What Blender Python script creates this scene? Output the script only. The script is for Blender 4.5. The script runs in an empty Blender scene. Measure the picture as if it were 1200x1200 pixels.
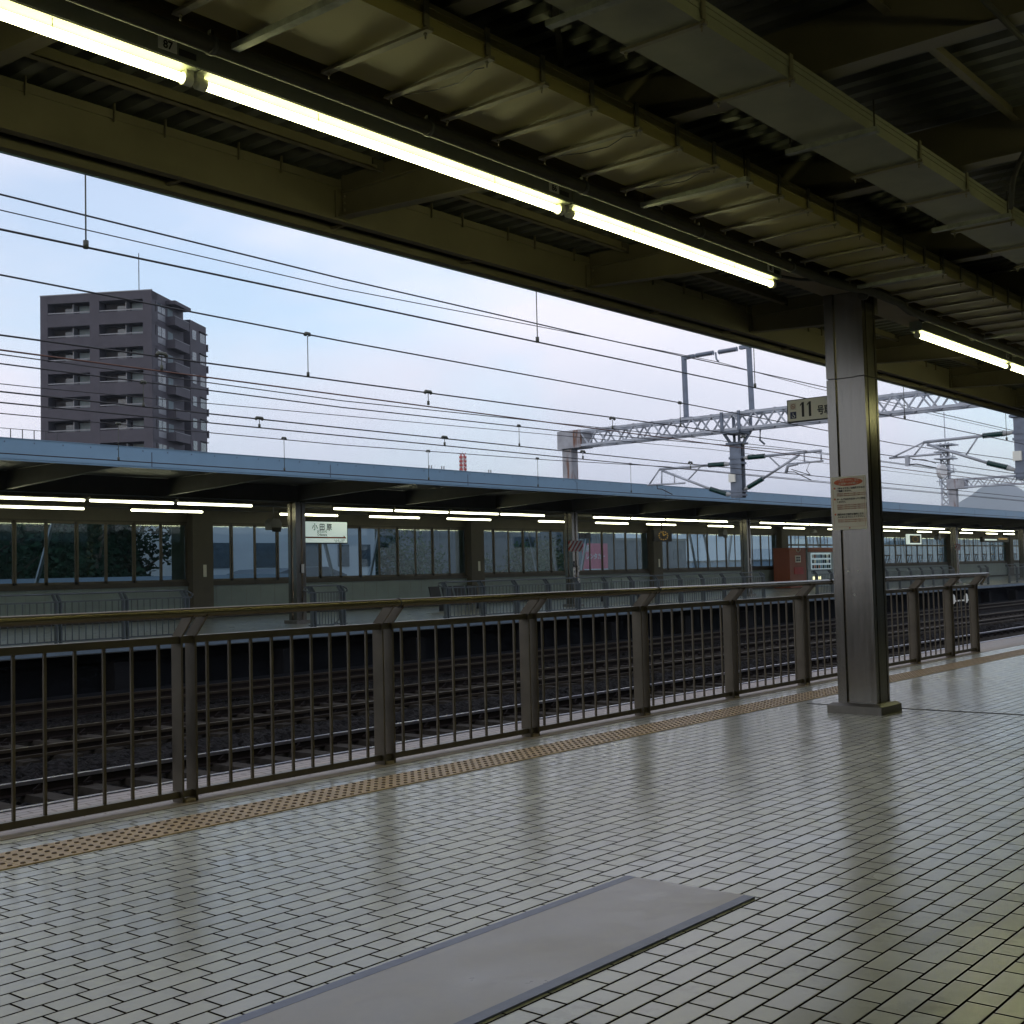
import bpy, math, random
from mathutils import Vector, Matrix
random.seed(7)
R = math.radians
C = bpy.context.scene.collection
S = bpy.context.scene

# ------------------------------------------------------------ camera
cam_d = bpy.data.cameras.new('camera'); cam = bpy.data.objects.new('camera', cam_d); C.objects.link(cam)
right = Vector((.637865, -.769756, -.024672)); down = Vector((.0237, .0507, -.99844)); fwd = right.cross(down) * -1
fwd = Vector((.769783, .636285, .05006)).normalized()
right = (right - fwd * right.dot(fwd)).normalized(); down = fwd.cross(right)
m = Matrix((( right.x, -down.x, -fwd.x, 0), (right.y, -down.y, -fwd.y, 0), (right.z, -down.z, -fwd.z, 1.2), (0, 0, 0, 1)))
cam.matrix_world = m
cam_d.sensor_width = 36; cam_d.lens = 36 * 1433.6 / 1200; cam_d.clip_end = 20000; cam_d.clip_start = .05
S.camera = cam
S.render.engine = 'CYCLES'
S.cycles.use_denoising = True
S.cycles.max_bounces = 7; S.cycles.diffuse_bounces = 4; S.cycles.glossy_bounces = 4; S.cycles.transparent_max_bounces = 12
S.cycles.sample_clamp_indirect = 4
S.cycles.caustics_reflective = False; S.cycles.caustics_refractive = False
S.view_settings.view_transform = 'Standard'; S.view_settings.look = 'None'; S.view_settings.gamma = 1
S.view_settings.exposure = 0.32

# ------------------------------------------------------------ sky and sun
OX, OY = 3.3, 1.7
SUN_EL, SUN_AZ = R(9), R(250)
w = bpy.data.worlds.new('World'); S.world = w; w.use_nodes = True
nt = w.node_tree; nt.nodes.clear()
def N(nt, t, **k):
    n = nt.nodes.new(t)
    for a, b in k.items():
        if a.startswith('i_'): n.inputs[a[2:]].default_value = b
        else: setattr(n, a, b)
    return n
out = N(nt, 'ShaderNodeOutputWorld'); bg = N(nt, 'ShaderNodeBackground'); bg.inputs['Strength'].default_value = .1
sky = N(nt, 'ShaderNodeTexSky'); sky.sky_type = 'NISHITA'; sky.sun_disc = False; sky.sun_elevation = SUN_EL; sky.sun_rotation = SUN_AZ
sky.air_density = 1.0; sky.dust_density = .6; sky.ozone_density = 2.5
tc = N(nt, 'ShaderNodeTexCoord'); mp = N(nt, 'ShaderNodeMapping'); mp.inputs['Scale'].default_value = (1.0, 1.0, 2.4); mp.inputs['Location'].default_value = (OX, OY, .2)
nz = N(nt, 'ShaderNodeTexNoise'); nz.inputs['Scale'].default_value = 2.3; nz.inputs['Detail'].default_value = 7; nz.inputs['Roughness'].default_value = .52; nz.inputs['Distortion'].default_value = .35
rp = N(nt, 'ShaderNodeValToRGB'); rp.color_ramp.elements[0].position = .36; rp.color_ramp.elements[1].position = .58
rp.color_ramp.elements[0].color = (.40, .40, .40, 1); rp.color_ramp.elements[1].color = (.97, .97, .97, 1)
nz2 = N(nt, 'ShaderNodeTexNoise'); nz2.inputs['Scale'].default_value = 1.7; nz2.inputs['Detail'].default_value = 4
ccol = N(nt, 'ShaderNodeValToRGB')
ccol.color_ramp.elements[0].position = .35; ccol.color_ramp.elements[0].color = (6.3, 6.9, 8.3, 1)
ccol.color_ramp.elements[1].position = .60; ccol.color_ramp.elements[1].color = (9.3, 9.0, 9.9, 1)
mx = N(nt, 'ShaderNodeMixRGB'); gain = N(nt, 'ShaderNodeMixRGB', blend_type='MULTIPLY'); gain.inputs[0].default_value = 1; gain.inputs[2].default_value = (2.35, 2.2, 2.15, 1)
L = nt.links.new
L(tc.outputs['Generated'], mp.inputs['Vector']); L(mp.outputs[0], nz.inputs['Vector']); L(mp.outputs[0], nz2.inputs['Vector'])
L(nz.outputs['Fac'], rp.inputs[0]); L(nz2.outputs['Fac'], ccol.inputs[0])
L(sky.outputs[0], gain.inputs[1]); L(rp.outputs[0], mx.inputs[0]); L(gain.outputs[0], mx.inputs[1]); L(ccol.outputs[0], mx.inputs[2])
L(mx.outputs[0], bg.inputs['Color']); L(bg.outputs[0], out.inputs['Surface'])
sd = bpy.data.lights.new('sun', 'SUN'); sd.energy = .5; sd.angle = R(20); sd.color = (1, .92, .85)
sun = bpy.data.objects.new('sun', sd); C.objects.link(sun)
# sky rotation measured clockwise from +Y: sun direction vector
sv = Vector((math.sin(SUN_AZ) * math.cos(SUN_EL), math.cos(SUN_AZ) * math.cos(SUN_EL), math.sin(SUN_EL)))
sun.rotation_euler = sv.to_track_quat('Z', 'Y').to_euler()

# ------------------------------------------------------------ materials
def mat(name, col, rough=.6, metal=0., var=.15, nscale=3., bump=0., bscale=60., emit=None, estr=0., spec=.5, streak=None, rvar=0.):
    mt = bpy.data.materials.new(name); mt.use_nodes = True; t = mt.node_tree; b = t.nodes['Principled BSDF']; l = t.links.new
    b.inputs['Roughness'].default_value = rough; b.inputs['Metallic'].default_value = metal
    b.inputs['Specular IOR Level'].default_value = spec
    g = N(t, 'ShaderNodeNewGeometry'); mpp = N(t, 'ShaderNodeMapping')
    if streak: mpp.inputs['Scale'].default_value = streak
    l(g.outputs['Position'], mpp.inputs['Vector'])
    nn = N(t, 'ShaderNodeTexNoise'); nn.inputs['Scale'].default_value = nscale; nn.inputs['Detail'].default_value = 6; nn.inputs['Roughness'].default_value = .62
    l(mpp.outputs[0], nn.inputs['Vector'])
    cr = N(t, 'ShaderNodeValToRGB'); cr.color_ramp.elements[0].position = .3; cr.color_ramp.elements[1].position = .7
    c0 = [max(0, c * (1 - var)) for c in col]; c1 = [min(1, c * (1 + var)) for c in col]
    cr.color_ramp.elements[0].color = (*c0, 1); cr.color_ramp.elements[1].color = (*c1, 1)
    l(nn.outputs['Fac'], cr.inputs[0]); l(cr.outputs[0], b.inputs['Base Color'])
    if rvar:
        mr = N(t, 'ShaderNodeMapRange'); mr.inputs['From Min'].default_value = .3; mr.inputs['From Max'].default_value = .7
        mr.inputs['To Min'].default_value = max(0, rough - rvar); mr.inputs['To Max'].default_value = rough + rvar
        l(nn.outputs['Fac'], mr.inputs['Value']); l(mr.outputs[0], b.inputs['Roughness'])
    if bump:
        n2 = N(t, 'ShaderNodeTexNoise'); n2.inputs['Scale'].default_value = bscale; n2.inputs['Detail'].default_value = 4
        l(mpp.outputs[0], n2.inputs['Vector'])
        bp = N(t, 'ShaderNodeBump'); bp.inputs['Strength'].default_value = bump; bp.inputs['Distance'].default_value = .01
        l(n2.outputs['Fac'], bp.inputs['Height']); l(bp.outputs[0], b.inputs['Normal'])
    if emit:
        b.inputs['Emission Color'].default_value = (*emit, 1); b.inputs['Emission Strength'].default_value = estr
    return mt

def mnode(t, op, a=None, b=None, c=None):
    n = t.nodes.new('ShaderNodeMath'); n.operation = op
    for i, v in enumerate((a, b, c)):
        if v is None: continue
        if isinstance(v, (int, float)): n.inputs[i].default_value = v
        else: t.links.new(v, n.inputs[i])
    return n.outputs[0]

def tile_mat(name, tile, grout, ph, pl, split, gap, rough, offs=.5, tint=None, spread=.1):
    mt = bpy.data.materials.new(name); mt.use_nodes = True; t = mt.node_tree; b = t.nodes['Principled BSDF']; l = t.links.new
    g = N(t, 'ShaderNodeNewGeometry'); sp = N(t, 'ShaderNodeSeparateXYZ'); l(g.outputs['Position'], sp.inputs[0])
    wob = N(t, 'ShaderNodeTexNoise'); wob.inputs['Scale'].default_value = 1.3; l(g.outputs['Position'], wob.inputs['Vector'])
    yy = mnode(t, 'DIVIDE', mnode(t, 'ADD', sp.outputs[1], 99.9962), ph)
    row = mnode(t, 'FLOOR', yy); fy = mnode(t, 'FRACT', yy)
    jit = mnode(t, 'MULTIPLY', mnode(t, 'SINE', mnode(t, 'MULTIPLY', row, 12.9898)), .03)
    xx = mnode(t, 'ADD', mnode(t, 'ADD', mnode(t, 'DIVIDE', sp.outputs[0], pl), mnode(t, 'MULTIPLY', row, offs)), mnode(t, 'ADD', jit, 200.))
    col = mnode(t, 'FLOOR', xx); fx = mnode(t, 'FRACT', xx)
    # distance to nearest joint in metres
    dy = mnode(t, 'MULTIPLY', mnode(t, 'MINIMUM', fy, mnode(t, 'SUBTRACT', 1., fy)), ph)
    d1 = mnode(t, 'MINIMUM', fx, mnode(t, 'SUBTRACT', 1., fx))
    if split:
        d1 = mnode(t, 'MINIMUM', d1, mnode(t, 'ABSOLUTE', mnode(t, 'SUBTRACT', fx, split)))
        big = mnode(t, 'GREATER_THAN', fx, split)
    else: big = 0.
    dx = mnode(t, 'MULTIPLY', d1, pl)
    d = mnode(t, 'MINIMUM', dx, dy)
    mr = N(t, 'ShaderNodeMapRange'); mr.inputs['From Min'].default_value = gap * .45; mr.inputs['From Max'].default_value = gap * 1.05
    l(d, mr.inputs['Value']); mask = mr.outputs[0]
    cv = N(t, 'ShaderNodeCombineXYZ'); l(row, cv.inputs[0]); l(col, cv.inputs[1])
    if split: l(big, cv.inputs[2])
    wn = N(t, 'ShaderNodeTexWhiteNoise'); l(cv.outputs[0], wn.inputs['Vector'])
    n1 = N(t, 'ShaderNodeTexNoise'); n1.inputs['Scale'].default_value = .9; n1.inputs['Detail'].default_value = 5; l(g.outputs['Position'], n1.inputs['Vector'])
    n3 = N(t, 'ShaderNodeTexNoise'); n3.inputs['Scale'].default_value = 14; n3.inputs['Detail'].default_value = 7; n3.inputs['Roughness'].default_value = .7; l(g.outputs['Position'], n3.inputs['Vector'])
    v = mnode(t, 'ADD', mnode(t, 'MULTIPLY', mnode(t, 'SUBTRACT', wn.outputs['Value'], .5), spread * 2), 1.)
    v = mnode(t, 'MULTIPLY', v, mnode(t, 'ADD', mnode(t, 'MULTIPLY', n1.outputs['Fac'], .5), .75))
    v = mnode(t, 'MULTIPLY', v, mnode(t, 'ADD', mnode(t, 'MULTIPLY', n3.outputs['Fac'], .16), .92))
    vo = N(t, 'ShaderNodeTexVoronoi'); vo.inputs['Scale'].default_value = 2.1; l(g.outputs['Position'], vo.inputs['Vector'])
    spt = N(t, 'ShaderNodeMapRange'); spt.inputs['From Min'].default_value = .012; spt.inputs['From Max'].default_value = .030; spt.inputs['To Min'].default_value = .55; l(vo.outputs['Distance'], spt.inputs['Value'])
    v = mnode(t, 'MULTIPLY', v, spt.outputs[0])
    n5 = N(t, 'ShaderNodeTexNoise'); n5.inputs['Scale'].default_value = 3.2; n5.inputs['Detail'].default_value = 8; n5.inputs['Roughness'].default_value = .75; l(g.outputs['Position'], n5.inputs['Vector'])
    st5 = N(t, 'ShaderNodeMapRange'); st5.inputs['From Min'].default_value = .36; st5.inputs['From Max'].default_value = .46; st5.inputs['To Min'].default_value = .86; l(n5.outputs['Fac'], st5.inputs['Value'])
    v = mnode(t, 'MULTIPLY', v, st5.outputs[0])
    hs = N(t, 'ShaderNodeHueSaturation'); hs.inputs['Color'].default_value = (*tile, 1); l(v, hs.inputs['Value'])
    mxx = N(t, 'ShaderNodeMixRGB'); mxx.inputs[1].default_value = (*grout, 1); l(mask, mxx.inputs[0]); l(hs.outputs[0], mxx.inputs[2])
    l(mxx.outputs[0], b.inputs['Base Color'])
    rr = mnode(t, 'ADD', mnode(t, 'MULTIPLY', mnode(t, 'SUBTRACT', 1., mask), .5), mnode(t, 'ADD', mnode(t, 'MULTIPLY', n1.outputs['Fac'], .16), rough - .08))
    rr = mnode(t, 'ADD', rr, mnode(t, 'MULTIPLY', wn.outputs['Value'], .06))
    l(rr, b.inputs['Roughness'])
    hgt = mnode(t, 'ADD', mnode(t, 'MULTIPLY', mask, 1.), mnode(t, 'MULTIPLY', n3.outputs['Fac'], .03))
    bp = N(t, 'ShaderNodeBump'); bp.inputs['Strength'].default_value = .4; bp.inputs['Distance'].default_value = .002; l(hgt, bp.inputs['Height'])
    # each tile leans a hair differently
    vm = N(t, 'ShaderNodeVectorMath', operation='SUBTRACT'); l(wn.outputs['Color'], vm.inputs[0]); vm.inputs[1].default_value = (.5, .5, .5)
    vs = N(t, 'ShaderNodeVectorMath', operation='SCALE'); l(vm.outputs[0], vs.inputs[0]); vs.inputs['Scale'].default_value = .018
    va = N(t, 'ShaderNodeVectorMath', operation='ADD'); l(bp.outputs[0], va.inputs[0]); l(vs.outputs[0], va.inputs[1])
    vn = N(t, 'ShaderNodeVectorMath', operation='NORMALIZE'); l(va.outputs[0], vn.inputs[0]); l(vn.outputs[0], b.inputs['Normal'])
    l(mnode(t, 'MULTIPLY', mask, .85), b.inputs['Specular IOR Level'])
    return mt

M = {}
M['tile'] = tile_mat('glazed_tile', (.52, .52, .475), (.012, .009, .008), .0872, .31, .345, .0062, .20, spread=.10)
M['edge_brick'] = tile_mat('pink_brick', (.36, .30, .26), (.10, .08, .07), .066, .2, 0, .004, .5)
M['tactile'] = mat('tactile_yellow', (.52, .36, .185), .5, var=.14, nscale=9, bump=.15, bscale=200)
M['stud'] = mat('tactile_stud', (.13, .08, .035), .6)
M['kerb'] = mat('kerb_stone', (.33, .27, .22), .6, var=.2, nscale=8, bump=.2)
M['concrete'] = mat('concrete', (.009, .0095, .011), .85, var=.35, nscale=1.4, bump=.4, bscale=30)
M['concrete_dark'] = mat('concrete_mottled', (.005, .006, .008), .9, var=.6, nscale=.9, bump=.4, bscale=25)  # very dark concrete with strong random mottling
M['mat'] = mat('floor_sheet', (.47, .44, .51), .36, var=.16, nscale=3, bump=.05, bscale=120, rvar=.1)
M['tape'] = mat('blue_tape', (.20, .23, .42), .42, var=.10, nscale=20)
M['fence'] = mat('dull_stainless', (.14, .12, .09), .42, metal=.7, var=.15, nscale=6, rvar=.1)
M['fence_top'] = mat('handrail_stainless', (.15, .13, .09), .24, metal=.8, var=.05, nscale=5, rvar=.03)
M['inox'] = mat('brushed_stainless', (.25, .235, .205), .21, metal=1., var=.12, nscale=3, rvar=.05, bump=.02, bscale=40, streak=(6, 6, .4))
M['inox_base'] = mat('stainless_plinth', (.22, .205, .18), .38, metal=.9, var=.15, nscale=8, rvar=.1)
M['groove'] = mat('dark_groove', (.03, .03, .028), .6)
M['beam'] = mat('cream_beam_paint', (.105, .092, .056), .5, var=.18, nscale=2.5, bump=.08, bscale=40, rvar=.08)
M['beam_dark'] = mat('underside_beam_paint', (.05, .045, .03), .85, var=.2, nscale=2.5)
M['girder_lit'] = mat('girder_lit_tone', (.17, .14, .095), .7, var=.12, nscale=2.5)  # lighter copy of the beam paint, lamp light put into its colour
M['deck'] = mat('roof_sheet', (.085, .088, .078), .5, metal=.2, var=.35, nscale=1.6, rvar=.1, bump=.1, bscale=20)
M['tray'] = mat('tray_paint', (.20, .17, .06), .42, var=.06, nscale=1.5, rvar=.02)
M['tray2'] = mat('tray_paint_dull', (.17, .17, .12), .5, var=.14, nscale=4)
M['rib'] = mat('galvanised_rib', (.14, .125, .08), .4, metal=.3, var=.2, nscale=12)
M['strut'] = mat('galvanised_strut', (.18, .19, .17), .45, metal=.6, var=.35, nscale=14)
M['pipe'] = mat('steel_pipe', (.022, .02, .014), .8, metal=.0, var=.3, nscale=10)
M['housing'] = mat('grey_green_housing', (.20, .22, .18), .5, var=.1, nscale=6)
M['reflector'] = mat('white_reflector', (.35, .37, .26), .4)
M['tube'] = mat('lit_tube', (.9, .9, .85), .3, emit=(1, .98, .46), estr=12)
M['tube_far'] = mat('lit_tube_far', (.9, .9, .85), .3, emit=(1, 1, .66), estr=7)
M['socket'] = mat('lamp_socket', (.5, .5, .42), .5)
M['black'] = mat('black_plastic', (.012, .012, .013), .45)
M['black_ink'] = mat('black_ink', (.015, .015, .017), .6)
M['white_plate'] = mat('white_plate', (.78, .78, .70), .5, var=.06)
M['poster'] = mat('poster_paper', (.60, .57, .49), .55, var=.05, nscale=5)
M['orange_ink'] = mat('orange_ink', (.42, .09, .035), .6)
M['red_ink'] = mat('red_brown_ink', (.40, .16, .10), .6)
M['navy'] = mat('navy_panel', (.02, .03, .09), .5)
M['sign11'] = mat('ivory_sign', (.78, .76, .66), .5, var=.05)
M['bluefascia'] = mat('blue_grey_fascia', (.17, .29, .40), .42, metal=.1, var=.10, nscale=.8, rvar=.08)
M['far_edge'] = mat('far_edge_paint', (.10, .14, .18), .6)
M['seam'] = mat('fascia_seam', (.08, .11, .15), .6)
M['far_beam'] = mat('far_beam_paint', (.06, .058, .042), .55, var=.15)
M['parapet'] = mat('pale_green_panel', (.23, .29, .29), .5, var=.08, nscale=1.5)
M['band_fill'] = mat('band_fill_panel', (.42, .42, .36), .6, var=.08)
M['pilaster'] = mat('pilaster_paint', (.10, .092, .07), .6, var=.1)
M['frame'] = mat('window_frame', (.055, .05, .038), .5)
M['sash'] = mat('bronze_sash', (.11, .10, .075), .45, metal=.3)
M['blind'] = mat('cream_panel', (.55, .53, .43), .6)
M['far_floor'] = mat('far_paving', (.22, .23, .22), .35, var=.12, nscale=3, rvar=.1)
M['far_fence'] = mat('far_rail_steel', (.12, .14, .15), .35, metal=.7)
M['rail_top'] = mat('rail_steel', (.55, .54, .6), .3, metal=1., var=.1)
M['rail_dull'] = mat('rail_dull_steel', (.07, .055, .04), .45, metal=.8, var=.2)
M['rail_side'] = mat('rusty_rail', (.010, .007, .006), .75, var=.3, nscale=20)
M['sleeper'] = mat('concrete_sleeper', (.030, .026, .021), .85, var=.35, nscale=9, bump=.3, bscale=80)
M['galv'] = mat('galvanised_steel', (.42, .45, .50), .5, metal=.25, var=.25, nscale=2.5)
M['galv_dark'] = mat('weathered_steel', (.17, .20, .25), .5, metal=.4, var=.25, nscale=3)
M['rusty'] = mat('rust_streaked_steel', (.42, .40, .38), .7, var=.25, nscale=2)
M['insul'] = mat('green_porcelain', (.008, .045, .04), .18)
M['insul_w'] = mat('pale_porcelain', (.4, .42, .42), .3)
M['wire'] = mat('dark_wire', (.02, .02, .022), .6)
M['copper'] = mat('copper_wire', (.12, .06, .045), .5, metal=.5)
M['clamp'] = mat('wire_clamp', (.05, .055, .04), .5)
M['apt'] = mat('apartment_tile', (.060, .056, .070), .75, var=.12, nscale=.7, bump=.1, bscale=8)
M['apt_dark'] = mat('apartment_recess', (.015, .015, .018), .8)
M['apt_edge'] = mat('apartment_rail', (.20, .21, .23), .5)
M['apt_glass'] = mat('apartment_glass', (.05, .075, .09), .12, spec=.9, var=.5, nscale=.6)
M['apt_cur'] = mat('apartment_curtain', (.13, .18, .20), .6, var=.35, nscale=.5)
M['white_wall'] = mat('white_building', (.60, .64, .70), .7, var=.06, nscale=.3)
M['grey_wall'] = mat('grey_building', (.085, .11, .145), .7, var=.3, nscale=.15)
M['blue_wall'] = mat('blue_grey_building', (.28, .36, .46), .7, var=.15, nscale=.2)
M['win_dark'] = mat('dark_window', (.07, .10, .13), .2, var=.3)
M['leaf'] = mat('dark_leaf', (.018, .045, .026), .8, var=.6, nscale=.7, spec=.15)
M['leaf2'] = mat('mid_leaf', (.032, .07, .035), .8, var=.5, nscale=.7, spec=.15)
M['hill_leaf'] = mat('hillside_leaf', (.010, .026, .016), .9, var=.6, nscale=.9, spec=.1, bump=.6, bscale=3)
M['bark'] = mat('bark', (.06, .045, .03), .9, var=.3, nscale=8)
M['pink'] = mat('pink_sign', (.62, .10, .20), .55)
M['orange'] = mat('orange_cabinet', (.26, .068, .022), .45, var=.08)
M['vend'] = mat('vending_front', (.30, .38, .42), .4)
M['grey_metal'] = mat('grey_metal', (.24, .25, .25), .5, metal=.2)
M['dark_metal'] = mat('dark_metal', (.04, .042, .045), .5, metal=.3)
M['ground'] = mat('town_ground', (.10, .11, .09), .95, var=.3, nscale=.02)
M['mount'] = mat('forested_mountain', (.045, .075, .05), 1., var=.25, nscale=.002)
M['red'] = mat('red_paint', (.45, .05, .04), .5)
M['white'] = mat('white_paint', (.7, .7, .7), .5)
M['namesign'] = mat('lit_sign_face', (.75, .8, .75), .4, emit=(.80, 1, .92), estr=.33)
M['digit'] = mat('lit_digits', (.5, .3, .05), .4, emit=(1, .6, .1), estr=.16)
M['screen'] = mat('lit_panel', (.6, .65, .6), .4, emit=(.85, 1, .9), estr=.45)
M['vendlit'] = mat('lit_vending_window', (.6, .65, .6), .4, emit=(.6, .85, 1), estr=.22)
M['vendyellow'] = mat('lit_yellow_slot', (.6, .6, .4), .4, emit=(1, .95, .5), estr=1.2)

# ballast: stony bump + speckle
def ballast_mat():
    mt = bpy.data.materials.new('ballast'); mt.use_nodes = True; t = mt.node_tree; b = t.nodes['Principled BSDF']; l = t.links.new
    g = N(t, 'ShaderNodeNewGeometry'); v = N(t, 'ShaderNodeTexVoronoi'); v.inputs['Scale'].default_value = 16
    l(g.outputs['Position'], v.inputs['Vector'])
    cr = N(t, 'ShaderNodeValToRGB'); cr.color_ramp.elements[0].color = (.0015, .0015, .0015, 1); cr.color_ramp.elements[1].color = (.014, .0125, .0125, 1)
    hs = N(t, 'ShaderNodeSeparateColor'); l(v.outputs['Color'], hs.inputs[0]); l(hs.outputs[0], cr.inputs[0]); l(cr.outputs[0], b.inputs['Base Color'])
    bp = N(t, 'ShaderNodeBump'); bp.inputs['Strength'].default_value = 1; bp.inputs['Distance'].default_value = .04; bp.invert = True
    l(v.outputs['Distance'], bp.inputs['Height']); l(bp.outputs[0], b.inputs['Normal']); b.inputs['Roughness'].default_value = .8
    b.inputs['Specular IOR Level'].default_value = .08
    return mt
M['ballast'] = ballast_mat()
for k_ in ('concrete', 'concrete_dark', 'sleeper', 'rail_side', 'ground'): M[k_].node_tree.nodes['Principled BSDF'].inputs['Specular IOR Level'].default_value = .1

def glass_mat(name, tint, refl):
    mt = bpy.data.materials.new(name); mt.use_nodes = True; t = mt.node_tree; t.nodes.clear(); l = t.links.new
    o = N(t, 'ShaderNodeOutputMaterial'); tr = N(t, 'ShaderNodeBsdfTransparent'); tr.inputs[0].default_value = (*tint, 1)
    gl = N(t, 'ShaderNodeBsdfGlossy'); gl.inputs['Roughness'].default_value = .04; gl.inputs['Color'].default_value = (.9, 1, .9, 1)
    fr = N(t, 'ShaderNodeFresnel'); fr.inputs[0].default_value = 1.45; ad = mnode(t, 'ADD', fr.outputs[0], refl)
    g = N(t, 'ShaderNodeNewGeometry'); nn = N(t, 'ShaderNodeTexNoise'); nn.inputs['Scale'].default_value = .8; l(g.outputs['Position'], nn.inputs['Vector'])
    bp = N(t, 'ShaderNodeBump'); bp.inputs['Strength'].default_value = .08; bp.inputs['Distance'].default_value = .02; l(nn.outputs['Fac'], bp.inputs['Height']); l(bp.outputs[0], gl.inputs['Normal'])
    ms = N(t, 'ShaderNodeMixShader'); l(ad, ms.inputs[0]); l(tr.outputs[0], ms.inputs[1]); l(gl.outputs[0], ms.inputs[2]); l(ms.outputs[0], o.inputs[0])
    return mt
M['glass'] = glass_mat('window_glass', (.33, .45, .50), .04)

def rust_mat():
    mt = mat('rust_streaks', (.36, .37, .40), .7, var=.2, nscale=3)
    t = mt.node_tree; b = t.nodes['Principled BSDF']; l = t.links.new
    src = b.inputs['Base Color'].links[0].from_socket
    g = N(t, 'ShaderNodeNewGeometry'); mpp = N(t, 'ShaderNodeMapping'); mpp.inputs['Scale'].default_value = (5, 5, .7); l(g.outputs['Position'], mpp.inputs[0])
    n = N(t, 'ShaderNodeTexNoise'); n.inputs['Scale'].default_value = 1.2; n.inputs['Detail'].default_value = 5; l(mpp.outputs[0], n.inputs['Vector'])
    cr = N(t, 'ShaderNodeValToRGB'); cr.color_ramp.elements[0].position = .56; cr.color_ramp.elements[1].position = .7; l(n.outputs['Fac'], cr.inputs[0])
    mx_ = N(t, 'ShaderNodeMixRGB'); l(cr.outputs[0], mx_.inputs[0]); l(src, mx_.inputs[1]); mx_.inputs[2].default_value = (.16, .065, .03, 1)
    l(mx_.outputs[0], b.inputs['Base Color']); return mt
M['rusty'] = rust_mat()

def stripe_mat(name, c1, c2, sc):
    mt = bpy.data.materials.new(name); mt.use_nodes = True; t = mt.node_tree; b = t.nodes['Principled BSDF']; l = t.links.new
    g = N(t, 'ShaderNodeNewGeometry'); sp = N(t, 'ShaderNodeSeparateXYZ'); l(g.outputs['Position'], sp.inputs[0])
    s = mnode(t, 'ADD', sp.outputs[0], mnode(t, 'SUBTRACT', 0., sp.outputs[2])); s = mnode(t, 'SUBTRACT', s, sp.outputs[1])
    f = mnode(t, 'GREATER_THAN', mnode(t, 'FRACT', mnode(t, 'MULTIPLY', s, sc)), .5)
    mx_ = N(t, 'ShaderNodeMixRGB'); l(f, mx_.inputs[0]); mx_.inputs[1].default_value = (*c1, 1); mx_.inputs[2].default_value = (*c2, 1)
    l(mx_.outputs[0], b.inputs['Base Color']); b.inputs['Roughness'].default_value = .5; return mt
M['stripe'] = stripe_mat('red_white_stripe', (.30, .03, .025), (.6, .6, .58), 4.2)

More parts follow.
